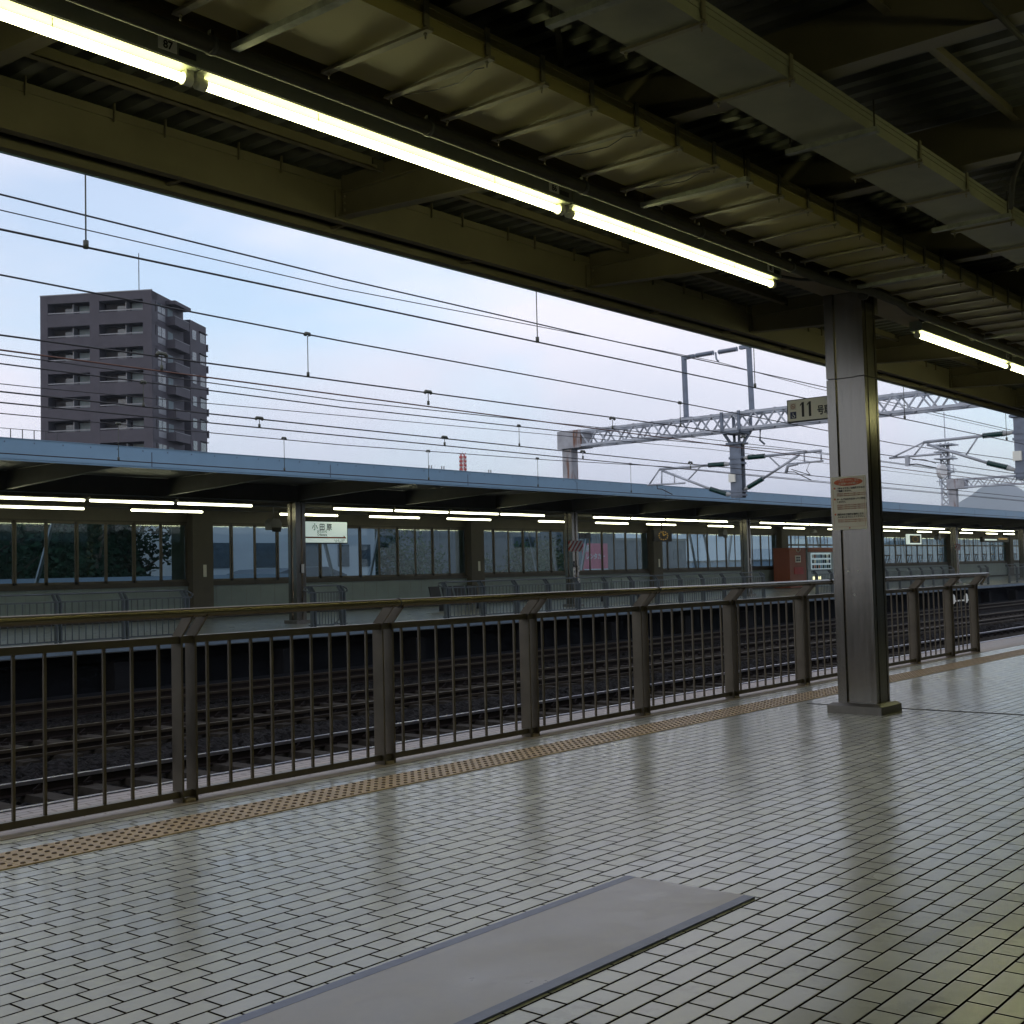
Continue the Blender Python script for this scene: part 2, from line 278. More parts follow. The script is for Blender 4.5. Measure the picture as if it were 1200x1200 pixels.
# ------------------------------------------------------------ mesh helpers
LOC = {}
def wloc(o): return LOC.get(o.name, Vector((0, 0, 0))) if o else Vector((0, 0, 0))
class MB:
    def __init__(s): s.v = []; s.f = []; s.sm = []; s.mi = []
    def add(s, vs, fs, smooth=False, mi=0):
        o = len(s.v); s.v += [tuple(v) for v in vs]
        for f in fs: s.f.append(tuple(i + o for i in f)); s.sm.append(smooth); s.mi.append(mi)
        return s
    def box(s, x0, x1, y0, y1, z0, z1, mi=0):
        v = [(x, y, z) for x in (x0, x1) for y in (y0, y1) for z in (z0, z1)]
        return s.add(v, [(0, 1, 3, 2), (4, 6, 7, 5), (0, 4, 5, 1), (2, 3, 7, 6), (0, 2, 6, 4), (1, 5, 7, 3)], mi=mi)
    def bar(s, p, q, w=.05, h=None, up=(0, 0, 1), mi=0):
        p = Vector(p); q = Vector(q); h = w if h is None else h; d = (q - p).normalized(); u = Vector(up)
        a = d.cross(u)
        if a.length < 1e-4: a = d.cross(Vector((1, 0, 0)))
        a.normalize(); b = a.cross(d).normalized(); a = a * w / 2; b = b * h / 2
        v = [p - a - b, p + a - b, p + a + b, p - a + b, q - a - b, q + a - b, q + a + b, q - a + b]
        return s.add(v, [(3, 2, 1, 0), (4, 5, 6, 7), (0, 1, 5, 4), (1, 2, 6, 5), (2, 3, 7, 6), (3, 0, 4, 7)], mi=mi)
    def tube(s, pts, r, n=8, mi=0, radii=None):
        pts = [Vector(p) for p in pts]; o = len(s.v); m_ = len(pts)
        for i, p in enumerate(pts):
            d = (pts[min(i + 1, m_ - 1)] - pts[max(i - 1, 0)]).normalized()
            a = d.cross(Vector((0, 0, 1)))
            if a.length < 1e-3: a = d.cross(Vector((1, 0, 0)))
            a.normalize(); b = a.cross(d); rr = radii[i] if radii else r
            for k in range(n):
                t = 2 * math.pi * k / n; s.v.append(tuple(p + a * math.cos(t) * rr + b * math.sin(t) * rr))
        for i in range(m_ - 1):
            for k in range(n):
                a0 = o + i * n + k; a1 = o + i * n + (k + 1) % n
                s.f.append((a0, a1, a1 + n, a0 + n)); s.sm.append(True); s.mi.append(mi)
        s.f.append(tuple(o + k for k in reversed(range(n)))); s.sm.append(False); s.mi.append(mi)
        s.f.append(tuple(o + (m_ - 1) * n + k for k in range(n))); s.sm.append(False); s.mi.append(mi)
        return s
    def prism(s, prof, fn, a, b, mi=0):
        """closed 2-D profile extruded between parameters a and b through fn(u, v, t)"""
        n = len(prof); v = [fn(u, w_, a) for u, w_ in prof] + [fn(u, w_, b) for u, w_ in prof]
        fs = [(i, (i + 1) % n, n + (i + 1) % n, n + i) for i in range(n)] + [tuple(reversed(range(n))), tuple(range(n, 2 * n))]
        return s.add(v, fs, mi=mi)
    def build(s, name, ms, parent=None, loc=None, recalc=True):
        me = bpy.data.meshes.new(name); base = wloc(parent) if parent else Vector(loc or (0, 0, 0))
        me.from_pydata([tuple(Vector(v) - base) for v in s.v], [], s.f)
        ms = ms if isinstance(ms, (list, tuple)) else [ms]
        for q in ms: me.materials.append(M[q] if isinstance(q, str) else q)
        me.polygons.foreach_set('use_smooth', s.sm); me.polygons.foreach_set('material_index', s.mi)
        if recalc:
            import bmesh
            bm = bmesh.new(); bm.from_mesh(me); bmesh.ops.recalc_face_normals(bm, faces=bm.faces); bm.to_mesh(me); bm.free()
        me.update()
        o = bpy.data.objects.new(name, me); C.objects.link(o)
        if parent: o.parent = parent
        else: o.location = base
        LOC[o.name] = base
        return o
def tag(o, label=None, cat=None, group=None, kind=None):
    if label: o['label'] = label
    if cat: o['category'] = cat
    if group: o['group'] = group
    if kind: o['kind'] = kind
    return o
def thing(name, loc, label, cat, group=None):
    o = bpy.data.objects.new(name, None); C.objects.link(o); o.location = loc; o.empty_display_size = .1; LOC[o.name] = Vector(loc)
    return tag(o, label, cat, group)
def struct(name, mb, m_): return tag(mb.build(name, m_), kind='structure')
def dup(root, d, label=None):
    def cp(o, par):
        c = o.copy(); C.objects.link(c)
        if par: c.parent = par
        for ch in list(o.children): cp(ch, c)
        return c
    r = cp(root, None); r.location = Vector(root.location) + Vector(d)
    if label: r['label'] = label
    return r
def text(body, size, org, xd, up, mt, parent, name='lettering', align='LEFT', depth=.0008, bold=0., sx=1.):
    cu = bpy.data.curves.new('t', 'FONT'); cu.body = body; cu.size = size; cu.extrude = depth; cu.offset = bold; cu.align_x = align; cu.resolution_u = 3; cu.space_line = 1.0
    o = bpy.data.objects.new('t', cu); C.objects.link(o); bpy.context.view_layer.update()
    me = bpy.data.meshes.new_from_object(o.evaluated_get(bpy.context.evaluated_depsgraph_get()))
    bpy.data.objects.remove(o); bpy.data.curves.remove(cu)
    xd = Vector(xd).normalized(); up = Vector(up).normalized(); nn = xd.cross(up); base = Vector(org) - wloc(parent)
    for v in me.vertices: v.co = base + xd * v.co.x * sx + up * v.co.y + nn * v.co.z
    me.materials.clear(); me.materials.append(M[mt]); me.name = name
    ob = bpy.data.objects.new(name, me); C.objects.link(ob); ob.parent = parent; LOC[ob.name] = wloc(parent); return ob
X_, Y_, Z_ = Vector((1, 0, 0)), Vector((0, 1, 0)), Vector((0, 0, 1))
def T(s, k, n, y=0): return s

# ============================================================ SETTING
struct('ground', MB().add([(-9000, -9000, -7), (9000, -9000, -7), (9000, 9000, -7), (-9000, 9000, -7)], [(0, 1, 2, 3)]), 'ground')
XE = 150.
# near platform: slab body, tile sheet, brick edge, kerb
struct('near_platform', MB().box(-60, XE, -4.6, 6.2, -6.9, -.02), 'concrete')
struct('platform_paving', MB().box(-60, XE, -4.6, 5.60, -.016, 0), 'tile')
struct('platform_kerb', MB().box(-60, XE, 5.602, 5.76, -.016, .003), 'kerb')
struct('platform_edge_paving', MB().box(-60, XE, 5.762, 6.28, -.10, .0), 'edge_brick')
# expansion joint strip running away from the column foot
struct('expansion_joint', MB().box(9.90, 9.925, -4.6, 4.9, .0005, .004), 'groove')
# track bed on viaduct: body + ballast surface
struct('viaduct_deck', MB().box(-60, 400, 6.21, 22.6, -6.9, -1.45), 'concrete_dark')
mb = MB()
def bed(y):
    z = -1.17
    for c, h, wd in ((14.25, .16, .55), (10.0, .14, .5), (18.35, .12, .5)):
        z += h * math.exp(-((y - c) / wd) ** 2)
    return z
xs = [-10 + i * .075 for i in range(int(55 / .075))]; x = xs[-1]
while x < 180: x += .5; xs.append(x)
ys = [6.25 + i * .085 for i in range(int(15.2 / .085))]
rnd = random.Random(3); vv = []
for x in xs:
    for y in ys:
        amp = .035 if x < 46 else .02
        vv.append((x + rnd.uniform(-.02, .02), y + rnd.uniform(-.02, .02), bed(y) + rnd.uniform(-amp, amp)))
ny = len(ys); ff = [(i * ny + j, (i + 1) * ny + j, (i + 1) * ny + j + 1, i * ny + j + 1) for i in range(len(xs) - 1) for j in range(ny - 1)]
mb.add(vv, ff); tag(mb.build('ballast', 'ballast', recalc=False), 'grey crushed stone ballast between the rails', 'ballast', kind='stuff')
# far platform
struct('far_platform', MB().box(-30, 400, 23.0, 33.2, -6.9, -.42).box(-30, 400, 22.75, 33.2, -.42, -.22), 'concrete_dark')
mb = MB()
prof = [(22.3, -.22), (22.3, -.1), (27.6, -.1), (33.0, 0), (33.0, -.22)]
mb.prism(prof, lambda u, v, t: (t, u, v), -30, 400); struct('far_platform_paving', mb, 'far_floor')
struct('far_platform_edge', MB().box(-30, 400, 22.26, 22.297, -.2, -.098).box(-30, 400, 22.297, 22.62, -.0985, -.094), 'far_edge')
# mountain
mb = MB(); vv = []; nx_, ny_ = 90, 26
def mh(u, v):
    ridge = 388 * math.exp(-((u - 1945) / 150.) ** 2) * .22 + 300 * math.exp(-((u - 1960) / 430.) ** 2) + 150 * math.exp(-((u - 1300) / 500.) ** 2)
    ridge += 18 * math.sin(u / 57.) + 10 * math.sin(u / 23. + 1)
    return max(0, ridge - 52) * math.exp(-(v / 900.) ** 2)
for i in range(nx_):
    for j in range(ny_):
        u = 200 + i * 40; v = -1500 + j * 120
        vv.append((6000 + v, u, -7 + mh(u, v) + 6 * math.sin(i * 1.7 + j)))
mb.add(vv, [(i * ny_ + j, (i + 1) * ny_ + j, (i + 1) * ny_ + j + 1, i * ny_ + j + 1) for i in range(nx_ - 1) for j in range(ny_ - 1)], smooth=True)
struct('mountain', mb, 'mount')
hz = MB().box(-9500, 9500, -9500, 9500, -9, 420).build('haze', 'ground'); tag(hz, 'pale blue air softening the distant mountain', 'haze', kind='stuff')
hm = bpy.data.materials.new('haze_air'); hm.use_nodes = True; t_ = hm.node_tree; t_.nodes.clear(); ho = N(t_, 'ShaderNodeOutputMaterial'); hv = N(t_, 'ShaderNodeVolumePrincipled')
hv.inputs['Color'].default_value = (.80, .88, 1, 1); hv.inputs['Density'].default_value = .00015; hv.inputs['Anisotropy'].default_value = .2
t_.links.new(hv.outputs[0], ho.inputs['Volume']); hz.data.materials.clear(); hz.data.materials.append(hm)

# ============================================================ TRACKS
def rail(y, label, top, x0=-10, x1=300):
    zt = -.95
    t = thing('rail', (20, y, zt - .15), label, 'rail')
    mb = MB(); prof = [(-.065, -.15), (.065, -.15), (.065, -.135), (.01, -.12), (.01, -.04), (.033, -.03), (.033, -.004), (-.033, -.004), (-.033, -.03), (-.01, -.04), (-.01, -.12), (-.065, -.135)]
    mb.prism(prof, lambda u, v, s: (s, y + u, zt + v), x0, x1); mb.build('rail_web', 'rail_side', t)
    MB().box(x0, x1, y - .036, y + .036, zt - .038, zt + .002).build('running_surface', top, t)
rail(11.35, 'rail hidden low just past the near platform edge, second track near side', 'rail_top')
rail(12.83, 'brightest polished rail, the first one seen through the near fence', 'rail_top')
rail(15.48, 'dull brown rail behind the first gravel ridge, near rail of the middle track', 'rail_dull')
rail(17.15, 'dull brown rail at the foot of the far gravel, far rail of the middle track', 'rail_dull')
rail(19.75, 'dark rail nearest the far platform wall of the last track, near side', 'rail_dull')
rail(21.2, 'dark rail running tight below the far platform edge', 'rail_dull')
rail(7.2, 'rail closest to the near platform wall, first track', 'rail_top')
rail(8.65, 'far rail of the first track beside the near platform', 'rail_top')
# thin guard cable duct beside the middle track
tag(MB().box(-10, 200, 15.20, 15.23, -1.06, -1.02).build('guard_strip', 'rail_dull'), 'thin brown guard strip in front of the middle track', 'guard strip')
def sleeper(x, y, n, lab):
    t = thing('railway_sleeper', (x, y, -1.2), lab, 'sleeper', n)
    mb = MB(); prof = [(-.15, -1.25), (.15, -1.25), (.12, -1.085), (-.12, -1.085)]
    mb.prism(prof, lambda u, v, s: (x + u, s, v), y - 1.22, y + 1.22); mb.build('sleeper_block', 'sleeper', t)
    for sgn in (-1, 1):
        for o in (-.11, .11):
            mb = MB()
            yy = y + sgn * .76 + o
            mb.box(x - .05, x + .05, yy - .03, yy + .03, -1.09, -1.045); mb.bar((x - .05, yy, -1.055), (x + .05, yy + .02, -1.0), .022)
            mb.build('rail_clip', 'rail_side', t)
    return t
s0 = sleeper(4, 12.1, 'sleepers under the second track', 'pale concrete sleeper under the polished rail of the second track')
s1 = sleeper(4, 16.32, 'sleepers under the middle track', 'pale concrete sleeper under the two dull brown rails of the middle track')
for k in range(1, 84): dup(s0, (.62 * k, 0, 0))
for k in range(1, 84): dup(s1, (.62 * k, 0, 0))

# ============================================================ NEAR PLATFORM OBJECTS
# tactile paving
mb = MB()
for k in range(-20, 200):
    x0 = .02 + k * .3; mb.box(x0 + .0015, x0 + .2985, 5.022, 5.33, -.01, .005)
    for a in range(5):
        for b_ in range(5):
            if x0 > 24 or x0 < 1.5: continue
            cx, cy = x0 + .03 + .06 * a, 5.022 + .034 + .06 * b_
            v = []; n = 8
            for rr, zz in ((.0125, .005), (.010, .0095), (.006, .0105)):
                for q in range(n): v.append((cx + rr * math.cos(6.2832 * q / n), cy + rr * math.sin(6.2832 * q / n), zz))
            f = [(j * n + q, j * n + (q + 1) % n, (j + 1) * n + (q + 1) % n, (j + 1) * n + q) for j in range(2) for q in range(n)] + [tuple(2 * n + q for q in range(n))]
            mb.add(v, f, mi=1)
tag(mb.build('tactile_paving', ['tactile', 'stud'], recalc=False), 'yellow strip of studded tactile paving along the tiled platform', 'tactile paving')
# floor sheet
t = thing('floor_cover_sheet', (2.9, 2.5, 0), 'flat grey rectangular sheet edged with blue tape lying on the tiles', 'floor sheet')
MB().box(1.2, 4.013, 2.262, 2.735, .0005, .006).build('sheet', 'mat', t)
MB().box(1.2, 4.013, 2.218, 2.262, .0005, .0066).build('border_tape', 'tape', t)
MB().box(1.2, 4.013, 2.735, 2.779, .0005, .0066).build('border_tape', 'tape', t)

# --- near fence
t = thing('platform_fence', (9.8, 5.7, 0), 'dull stainless railing with slanted posts along the near platform edge', 'fence')
posts = [1.05, 2.56, 4.04, 5.56, 7.05, 8.53, 10.02, 11.47, 12.95, 14.42, 15.58, 16.5]
FY = 5.7; HY = 5.575; x0f, x1f = .4, 16.62
mb = MB(); mb.prism([(HY + .03 * math.cos(a), 1.03 + .026 * math.sin(a)) for a in [i * math.pi / 6 for i in range(12)]], lambda u, v, s: (s, u, v), x0f, 16.72)
h = mb.build('handrail', 'fence_top', t)
for p in h.data.polygons: p.use_smooth = len(p.vertices) == 4
for xj in (5.58, 8.62, 11.9): MB().tube([(xj - .004, HY, 1.03), (xj + .004, HY, 1.03)], .0315, 14).build('joint_ring', 'groove', h)
MB().tube([(16.72, HY, 1.03), (16.80, HY + .03, 1.02), (16.84, HY + .09, .97), (16.82, FY, .90)], .022, 8).build('rail_end_bend', 'inox', t)
MB().box(x0f, 16.62, FY - .026, FY + .026, .862, .902).build('middle_rail', 'fence', t)
MB().box(x0f, 16.62, FY - .02, FY + .02, .028, .064).build('bottom_rail', 'fence', t)
for px in posts:
    for o in (-.045, .045):
        mb = MB(); x = px + o
        mb.box(x - .006, x + .006, FY - .045, FY + .045, 0.004, .90)
        a0, a1 = (FY - .045, .897), (FY + .045, .897); b0, b1 = (HY - .03, 1.012), (HY + .05, 1.02)
        mb.add([(x + s_, y, z) for s_ in (-.006, .006) for y, z in (a0, a1, b1, b0)], [(0, 1, 2, 3), (7, 6, 5, 4), (0, 4, 5, 1), (1, 5, 6, 2), (2, 6, 7, 3), (3, 7, 4, 0)])
        mb.build('post', 'fence', t)
    if px < 15: MB().box(px - .03, px + .03, FY - .05, FY + .05, .002, .02).build('foot_plate', 'kerb', t)
bal = []
for a, b_ in zip(posts[:-1], posts[1:]):
    n = round((b_ - a - .09) / .148); st = (b_ - a) / (n)
    for k in range(1, n): bal.append(a + st * k)
bal = [b_ for b_ in bal if b_ > 2.6]; bal.append(16.62)
mk = lambda x, w_: MB().box(x - w_, x + w_, FY - .007, FY + .007, .064, .862)
one = mk(bal[0], .0075).build('baluster', 'fence', t)
extra = MB()
for k, b_ in enumerate(bal[1:]):
    if k < 98:
        c = one.copy(); C.objects.link(c); c.parent = t; c.location = (b_ - bal[0], 0, 0)
    else: extra.v and None; extra.box(b_ - .0075, b_ + .0075, FY - .007, FY + .007, .064, .862)
for b_ in (1.3, 1.45, 1.6, 1.75, 1.9, 2.05, 2.2, 2.35): extra.box(b_ - .0075, b_ + .0075, FY - .007, FY + .007, .064, .862)
tag(extra.build('remaining_balusters', 'fence', t), kind='stuff')

# --- column
def column(cx, cy, label, z0=0., group=None, ztop=3.44, detail=True):
    t = thing('steel_column', (cx, cy, z0), label, 'column', group)
    x0, x1, y0, y1 = cx - .13, cx + .13, cy - .165, cy + .165
    g = .022
    prof = [(x0, y0), (x0, y0 + .082), (x0 + g, y0 + .086), (x0 + g, y1 - .079), (x0, y1 - .075), (x0, y1),
            (x1, y1), (x1, y1 - .075), (x1 - g, y1 - .079), (x1 - g, y0 + .086), (x1, y0 + .082), (x1, y0)]
    # slim reveal near the corners of the side faces
    side = [(x1 - .03, y0), (x1 - .032, y0 + .012), (x1 - .045, y0 + .012), (x1 - .047, y0), (x0 + .075, y0), (x0 + .073, y0 + .012), (x0 + .055, y0 + .012), (x0 + .053, y0)]
    prof = prof + side if True else prof
    seam = 2.735
    MB().prism(prof, lambda u, v, s: (u, v, s), z0 + .08, seam - .004).build('cladding', 'inox', t)
    MB().prism(prof, lambda u, v, s: (u, v, s), seam + .004, ztop).build('cladding', 'inox', t)
    MB().box(x0 + .027, x1 - .027, y0 + .015, y1 - .004, seam - .004, seam + .004).build('seam', 'groove', t)
    bx0, bx1, by0, by1 = x0 - .075, x1 + .075, y0 - .065, y1 + .065
    mb = MB(); hb = .062; c = .022
    v = [(bx0, by0, z0 + .001), (bx1, by0, z0 + .001), (bx1, by1, z0 + .001), (bx0, by1, z0 + .001), (bx0, by0, z0 + hb), (bx1, by0, z0 + hb), (bx1, by1, z0 + hb), (bx0, by1, z0 + hb),
         (bx0 + c * 1.6, by0 + c * 1.6, z0 + hb + c), (bx1 - c * 1.6, by0 + c * 1.6, z0 + hb + c), (bx1 - c * 1.6, by1 - c * 1.6, z0 + hb + c), (bx0 + c * 1.6, by1 - c * 1.6, z0 + hb + c)]
    f = [(3, 2, 1, 0), (8, 9, 10, 11)] + [(i, (i + 1) % 4, 4 + (i + 1) % 4, 4 + i) for i in range(4)] + [(4 + i, 4 + (i + 1) % 4, 8 + (i + 1) % 4, 8 + i) for i in range(4)]
    mb.add(v, f); mb.build('plinth', 'inox_base', t)
    return t
c1 = column(9.57, 4.225, 'stainless steel clad column with paper notice on the near platform')
for (y, z) in ((4.27, 1.15), (4.188, 1.15), (4.225, .957)):
    MB().tube([(9.460, y, z), (9.466, y, z)], .006, 10).build('rivet', 'white_plate', c1)

# --- notice on the column
PX = 9.4365
t = thing('paper_notice', (PX, 4.235, 1.70), 'cream paper notice with orange oval heading taped to the steel column', 'notice')
MB().box(PX, PX + .0025, 4.083, 4.381, 1.489, 1.924).build('paper', 'poster', t)
PXF = PX - .001
mb = MB(); n = 28; mb.add([(PXF, 4.232 + .125 * math.cos(6.2832 * i / n), 1.877 + .031 * math.sin(6.2832 * i / n)) for i in range(n)], [tuple(range(n))]); mb.build('heading_oval', 'orange_ink', t, recalc=False)
mb = MB()
for (a, b_, c_, d_) in ((4.098, 4.366, 1.513, 1.5145), (4.098, 4.366, 1.908, 1.9095), (4.098, 4.0995, 1.513, 1.909), (4.3645, 4.366, 1.513, 1.909)): mb.box(PXF, PX, a, b_, c_, d_)
mb.build('border_line', 'red_ink', t)
text('「歩きスマホ」など', .021, (PXF - .001, 4.232, 1.884), -Y_, Z_, 'poster', t, 'heading_text', 'CENTER')
text('お客様へのお願い', .021, (PXF - .001, 4.232, 1.858), -Y_, Z_, 'poster', t, 'heading_text', 'CENTER')
for i, (z, a, b_) in enumerate(((1.822, '「歩きスマホ」は危険ですので', 'ご遠慮ください。'), (1.733, 'ホームでは立ち止まってご使用', 'ください。'), (1.608, '線路内など危険な場所に立ち', '入らないようにしてください。'))):
    n = 12; MB().add([(PXF - .0003, 4.352 + .008 * math.cos(6.2832 * k / n), z + .008 + .009 * math.sin(6.2832 * k / n)) for k in range(n)], [tuple(range(n))]).build('bullet', 'orange_ink', t, recalc=False)
    text(a, .0175, (PXF - .001, 4.335, z), -Y_, Z_, 'black_ink', t, 'notice_text', bold=.0004)
    text(b_, .0175, (PXF - .001, 4.335, z - .021), -Y_, Z_, 'black_ink', t, 'notice_text', bold=.0004)
    for j in range(3 if i == 1 else 2):
        text('携帯電話のご使用は周りのお客様のご迷惑となります', .0105, (PXF - .001, 4.333, z - .042 - .0155 * j - (.004 if i == 1 else 0)), -Y_, Z_, 'red_ink', t, 'small_text')
n = 12; MB().add([(PXF - .0003, 4.232 + .007 * math.cos(6.2832 * k / n), 1.502 + .007 * math.sin(6.2832 * k / n)) for k in range(n)], [tuple(range(n))]).build('emblem', 'orange_ink', t, recalc=False)

# --- car number sign
SX = 9.53
t = thing('car_number_sign', (SX, 4.6, 2.42), 'ivory sign reading 11 in black, held off the steel column', 'sign')
MB().box(SX, SX + .05, 4.392, 4.80, 2.425, 2.618).build('sign_frame', 'groove', t)
MB().box(SX - .0015, SX, 4.40, 4.792, 2.433, 2.610).build('sign_face', 'sign11', t)
f_ = SX - .003
for yc in (4.652, 4.588):
    MB().add([(f_, yc + .011, 2.463), (f_, yc - .011, 2.463), (f_, yc - .011, 2.588), (f_, yc + .004, 2.588), (f_, yc + .011, 2.570)], [(0, 1, 2, 3, 4)]).add([(f_, yc + .010, 2.572), (f_, yc + .006, 2.590), (f_, yc + .026, 2.566), (f_, yc + .026, 2.552)], [(0, 1, 2, 3)]).build('digit', 'black_ink', t, recalc=False)
text('号車', .085, (f_, 4.523, 2.474), -Y_, Z_, 'black_ink', t, 'lettering', bold=.0018, sx=.72)
MB().box(f_, SX - .0015, 4.715, 4.770, 2.455, 2.513).build('wheelchair_panel', 'navy', t)
mb = MB()
n = 16
def ring(mb, x, cy, cz, r, w_, n=20, a0=0, a1=6.2832):
    v = []; 
    for i in range(n + 1):
        a = a0 + (a1 - a0) * i / n; v += [(x, cy - r * math.cos(a), cz + r * math.sin(a)), (x, cy - (r - w_) * math.cos(a), cz + (r - w_) * math.sin(a))]
    mb.add(v, [(2 * i, 2 * i + 1, 2 * i + 3, 2 * i + 2) for i in range(n)])
ring(mb, f_ - .001, 4.742, 2.474, .014, .004, 16, 2.6, 6.8)
mb.bar((f_ - .001, 4.744, 2.503), (f_ - .001, 4.743, 2.484), .004, .001, (1, 0, 0)); mb.bar((f_ - .001, 4.743, 2.484), (f_ - .001, 4.731, 2.482), .004, .001, (1, 0, 0)); mb.bar((f_ - .001, 4.731, 2.482), (f_ - .001, 4.726, 2.468), .004, .001, (1, 0, 0))
mb.build('wheelchair_symbol', 'white_plate', t)
MB().box(f_, SX - .0015, 4.714, 4.770, 2.530, 2.588).build('no_smoking_panel', 'poster', t)
mb = MB(); ring(mb, f_ - .001, 4.742, 2.559, .022, .005, 20); mb.bar((f_ - .001, 4.757, 2.574), (f_ - .001, 4.727, 2.544), .004, .001, (1, 0, 0)); mb.bar((f_ - .001, 4.755, 2.556), (f_ - .001, 4.729, 2.556), .006, .001, (1, 0, 0)); mb.build('no_smoking_symbol', 'red_ink', t)
MB().box(SX + .01, SX + .03, 4.37, 4.392, 2.46, 2.49).box(SX + .01, SX + .03, 4.37, 4.392, 2.56, 2.59).build('bracket', 'strut', t)

# ============================================================ NEAR CANOPY
X0, X1 = -60., 60.
t = thing('platform_canopy', (9.6, 4.2, 3.44), 'dark roof of painted steel beams and corrugated sheet over the near platform', 'canopy')
CAN = t
# corrugated deck
mb = MB(); p = .165; pr = []; x = X0; i = 0
while x < X1:
    pr += [(x, 3.855), (x + .065, 3.855), (x + .085, 3.905), (x + .145, 3.905)]; x += p
n = len(pr); v = [(a, -4.9, b_ ) for a, b_ in pr] + [(a, 6.12, b_) for a, b_ in pr]
mb.add(v, [(i, i + 1, n + i + 1, n + i) for i in range(n - 1)]); mb.build('roof_deck', 'deck', t, recalc=False)
MB().box(X0, X1, -4.9, 6.3, 3.93, 3.99).build('roof_top', 'bluefascia', t)
# edge beam with flanges and stiffeners
mb = MB(); mb.box(X0, X1, 5.90, 5.912, 3.545, 3.80).box(X0, X1, 5.868, 5.93, 3.533, 3.545)
mb.box(X0, X1, 5.892, 5.90, 3.765, 3.815)
x = -9.
k = 0
while x < X1:
    mb.box(x, x + .006, 5.875, 5.893, 3.745, 3.85); x += (.33, .52)[k % 2]; k += 1
mb.build('edge_beam', 'beam', t)
mb = MB().box(X0, X1, 6.055, 6.125, 3.505, 3.515).box(X0, X1, 6.055, 6.063, 3.515, 3.56).box(X0, X1, 5.93, 6.12, 3.60, 3.61)
x = -8.7
while x < X1: mb.box(x, x + .03, 5.925, 6.06, 3.532, 3.548); x += 1.29
mb.build('gutter', 'beam', t)
MB().box(X0, X1, 6.126, 6.14, 3.50, 3.93).build('fascia', 'bluefascia', t)
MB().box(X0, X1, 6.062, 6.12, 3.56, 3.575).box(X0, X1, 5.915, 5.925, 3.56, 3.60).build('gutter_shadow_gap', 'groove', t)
# girder over the columns
MB().box(X0, X1, 4.06, 4.40, 3.44, 3.456).box(X0, X1, 4.22, 4.235, 3.456, 3.84).box(X0, X1, 4.08, 4.38, 3.838, 3.852).build('girder', 'girder_lit', t)
# outer cantilever beams: web + flange, slightly rising outward
def cant(xc):
    mb = MB(); pr = [(4.24, 3.485), (5.89, 3.578), (5.89, 3.84), (4.24, 3.84)]
    mb.prism(pr, lambda u, v_, s: (s, u, v_), xc - .005, xc + .005)
    mb.prism([(4.24, 3.473), (5.89, 3.566), (5.89, 3.578), (4.24, 3.485)], lambda u, v_, s: (s, u, v_), xc - .045, xc + .045)
    mb.prism([(4.40, 3.72), (5.86, 3.72), (5.86, 3.731), (4.40, 3.731)], lambda u, v_, s: (s, u, v_), xc - .04, xc + .04)
    for z in (3.61, 3.655, 3.70): mb.tube([(xc - .02, 5.86, z), (xc + .02, 5.86, z)], .010, 6)
    mb.box(xc - .06, xc + .06, 5.885, 5.899, 3.56, 3.74)
    mb.build('cantilever_beam', 'beam', t)
xb = []
x = 5.45 - 2.78 * 5
while x < 58: xb.append(x); x += 2.78
for x in xb: cant(x)
def purlin(y, z0, x0, x1): MB().box(x0, x1, y, y + .006, z0, z0 + .085).box(x0, x1, y - .045, y, z0, z0 + .006).box(x0, x1, y - .045, y - .039, z0, z0 + .02).build('purlin', 'beam', t)
for a, b_ in zip(xb[:-1], xb[1:]):
    if a > 30: break
    purlin(5.5, 3.772, a + .12, b_ - .10)
    purlin(4.85, 3.772, a + .12, b_ - .10)
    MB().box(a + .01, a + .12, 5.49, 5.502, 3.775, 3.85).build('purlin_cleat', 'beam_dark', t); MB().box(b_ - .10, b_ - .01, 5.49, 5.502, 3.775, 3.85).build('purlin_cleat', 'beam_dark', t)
# inner beams
inb = [-4.1, -1.3, .5, 2.0, 3.75, 5.45, 7.32, 9.57, 11.5, 13.4, 15.3, 17.2, 20, 23, 26, 30, 35, 40, 46, 52]
for x in inb:
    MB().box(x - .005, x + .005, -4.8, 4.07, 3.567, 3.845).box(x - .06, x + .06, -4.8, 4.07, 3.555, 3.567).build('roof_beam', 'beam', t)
for y in (3.2, 2.18, 1.1, 0., -1.2, -2.4):
    MB().box(X0, 40, y - .003, y + .003, 3.77, 3.85).box(X0, 40, y - .04, y + .003, 3.764, 3.77).build('purlin', 'beam', t)
for (p_, q_) in (((3.9, 2.95, 3.74), (5.4, 4.0, 3.74)), ((2.2, 1.2, 3.7), (3.7, 4.0, 3.7))):
    MB().bar(p_, q_, .03, .006).build('wind_brace', 'beam_dark', t)

# back wall of near platform (behind the photographer); solid panel added over window band to cut sky reflections
t = thing('station_side_wall', (9, -4.7, 0), 'pale panelled wall closing the back of the near platform', 'wall')
MB().box(X0, X1, -4.85, -4.70, 0, 1.15).build('parapet', 'parapet', t)
MB().box(X0, X1, -4.85, -4.70, 3.2, 3.85).build('lintel', 'pilaster', t)
MB().box(X0, X1, -4.83, -4.74, 1.15, 3.2).build('window_band_fill', 'band_fill', t)

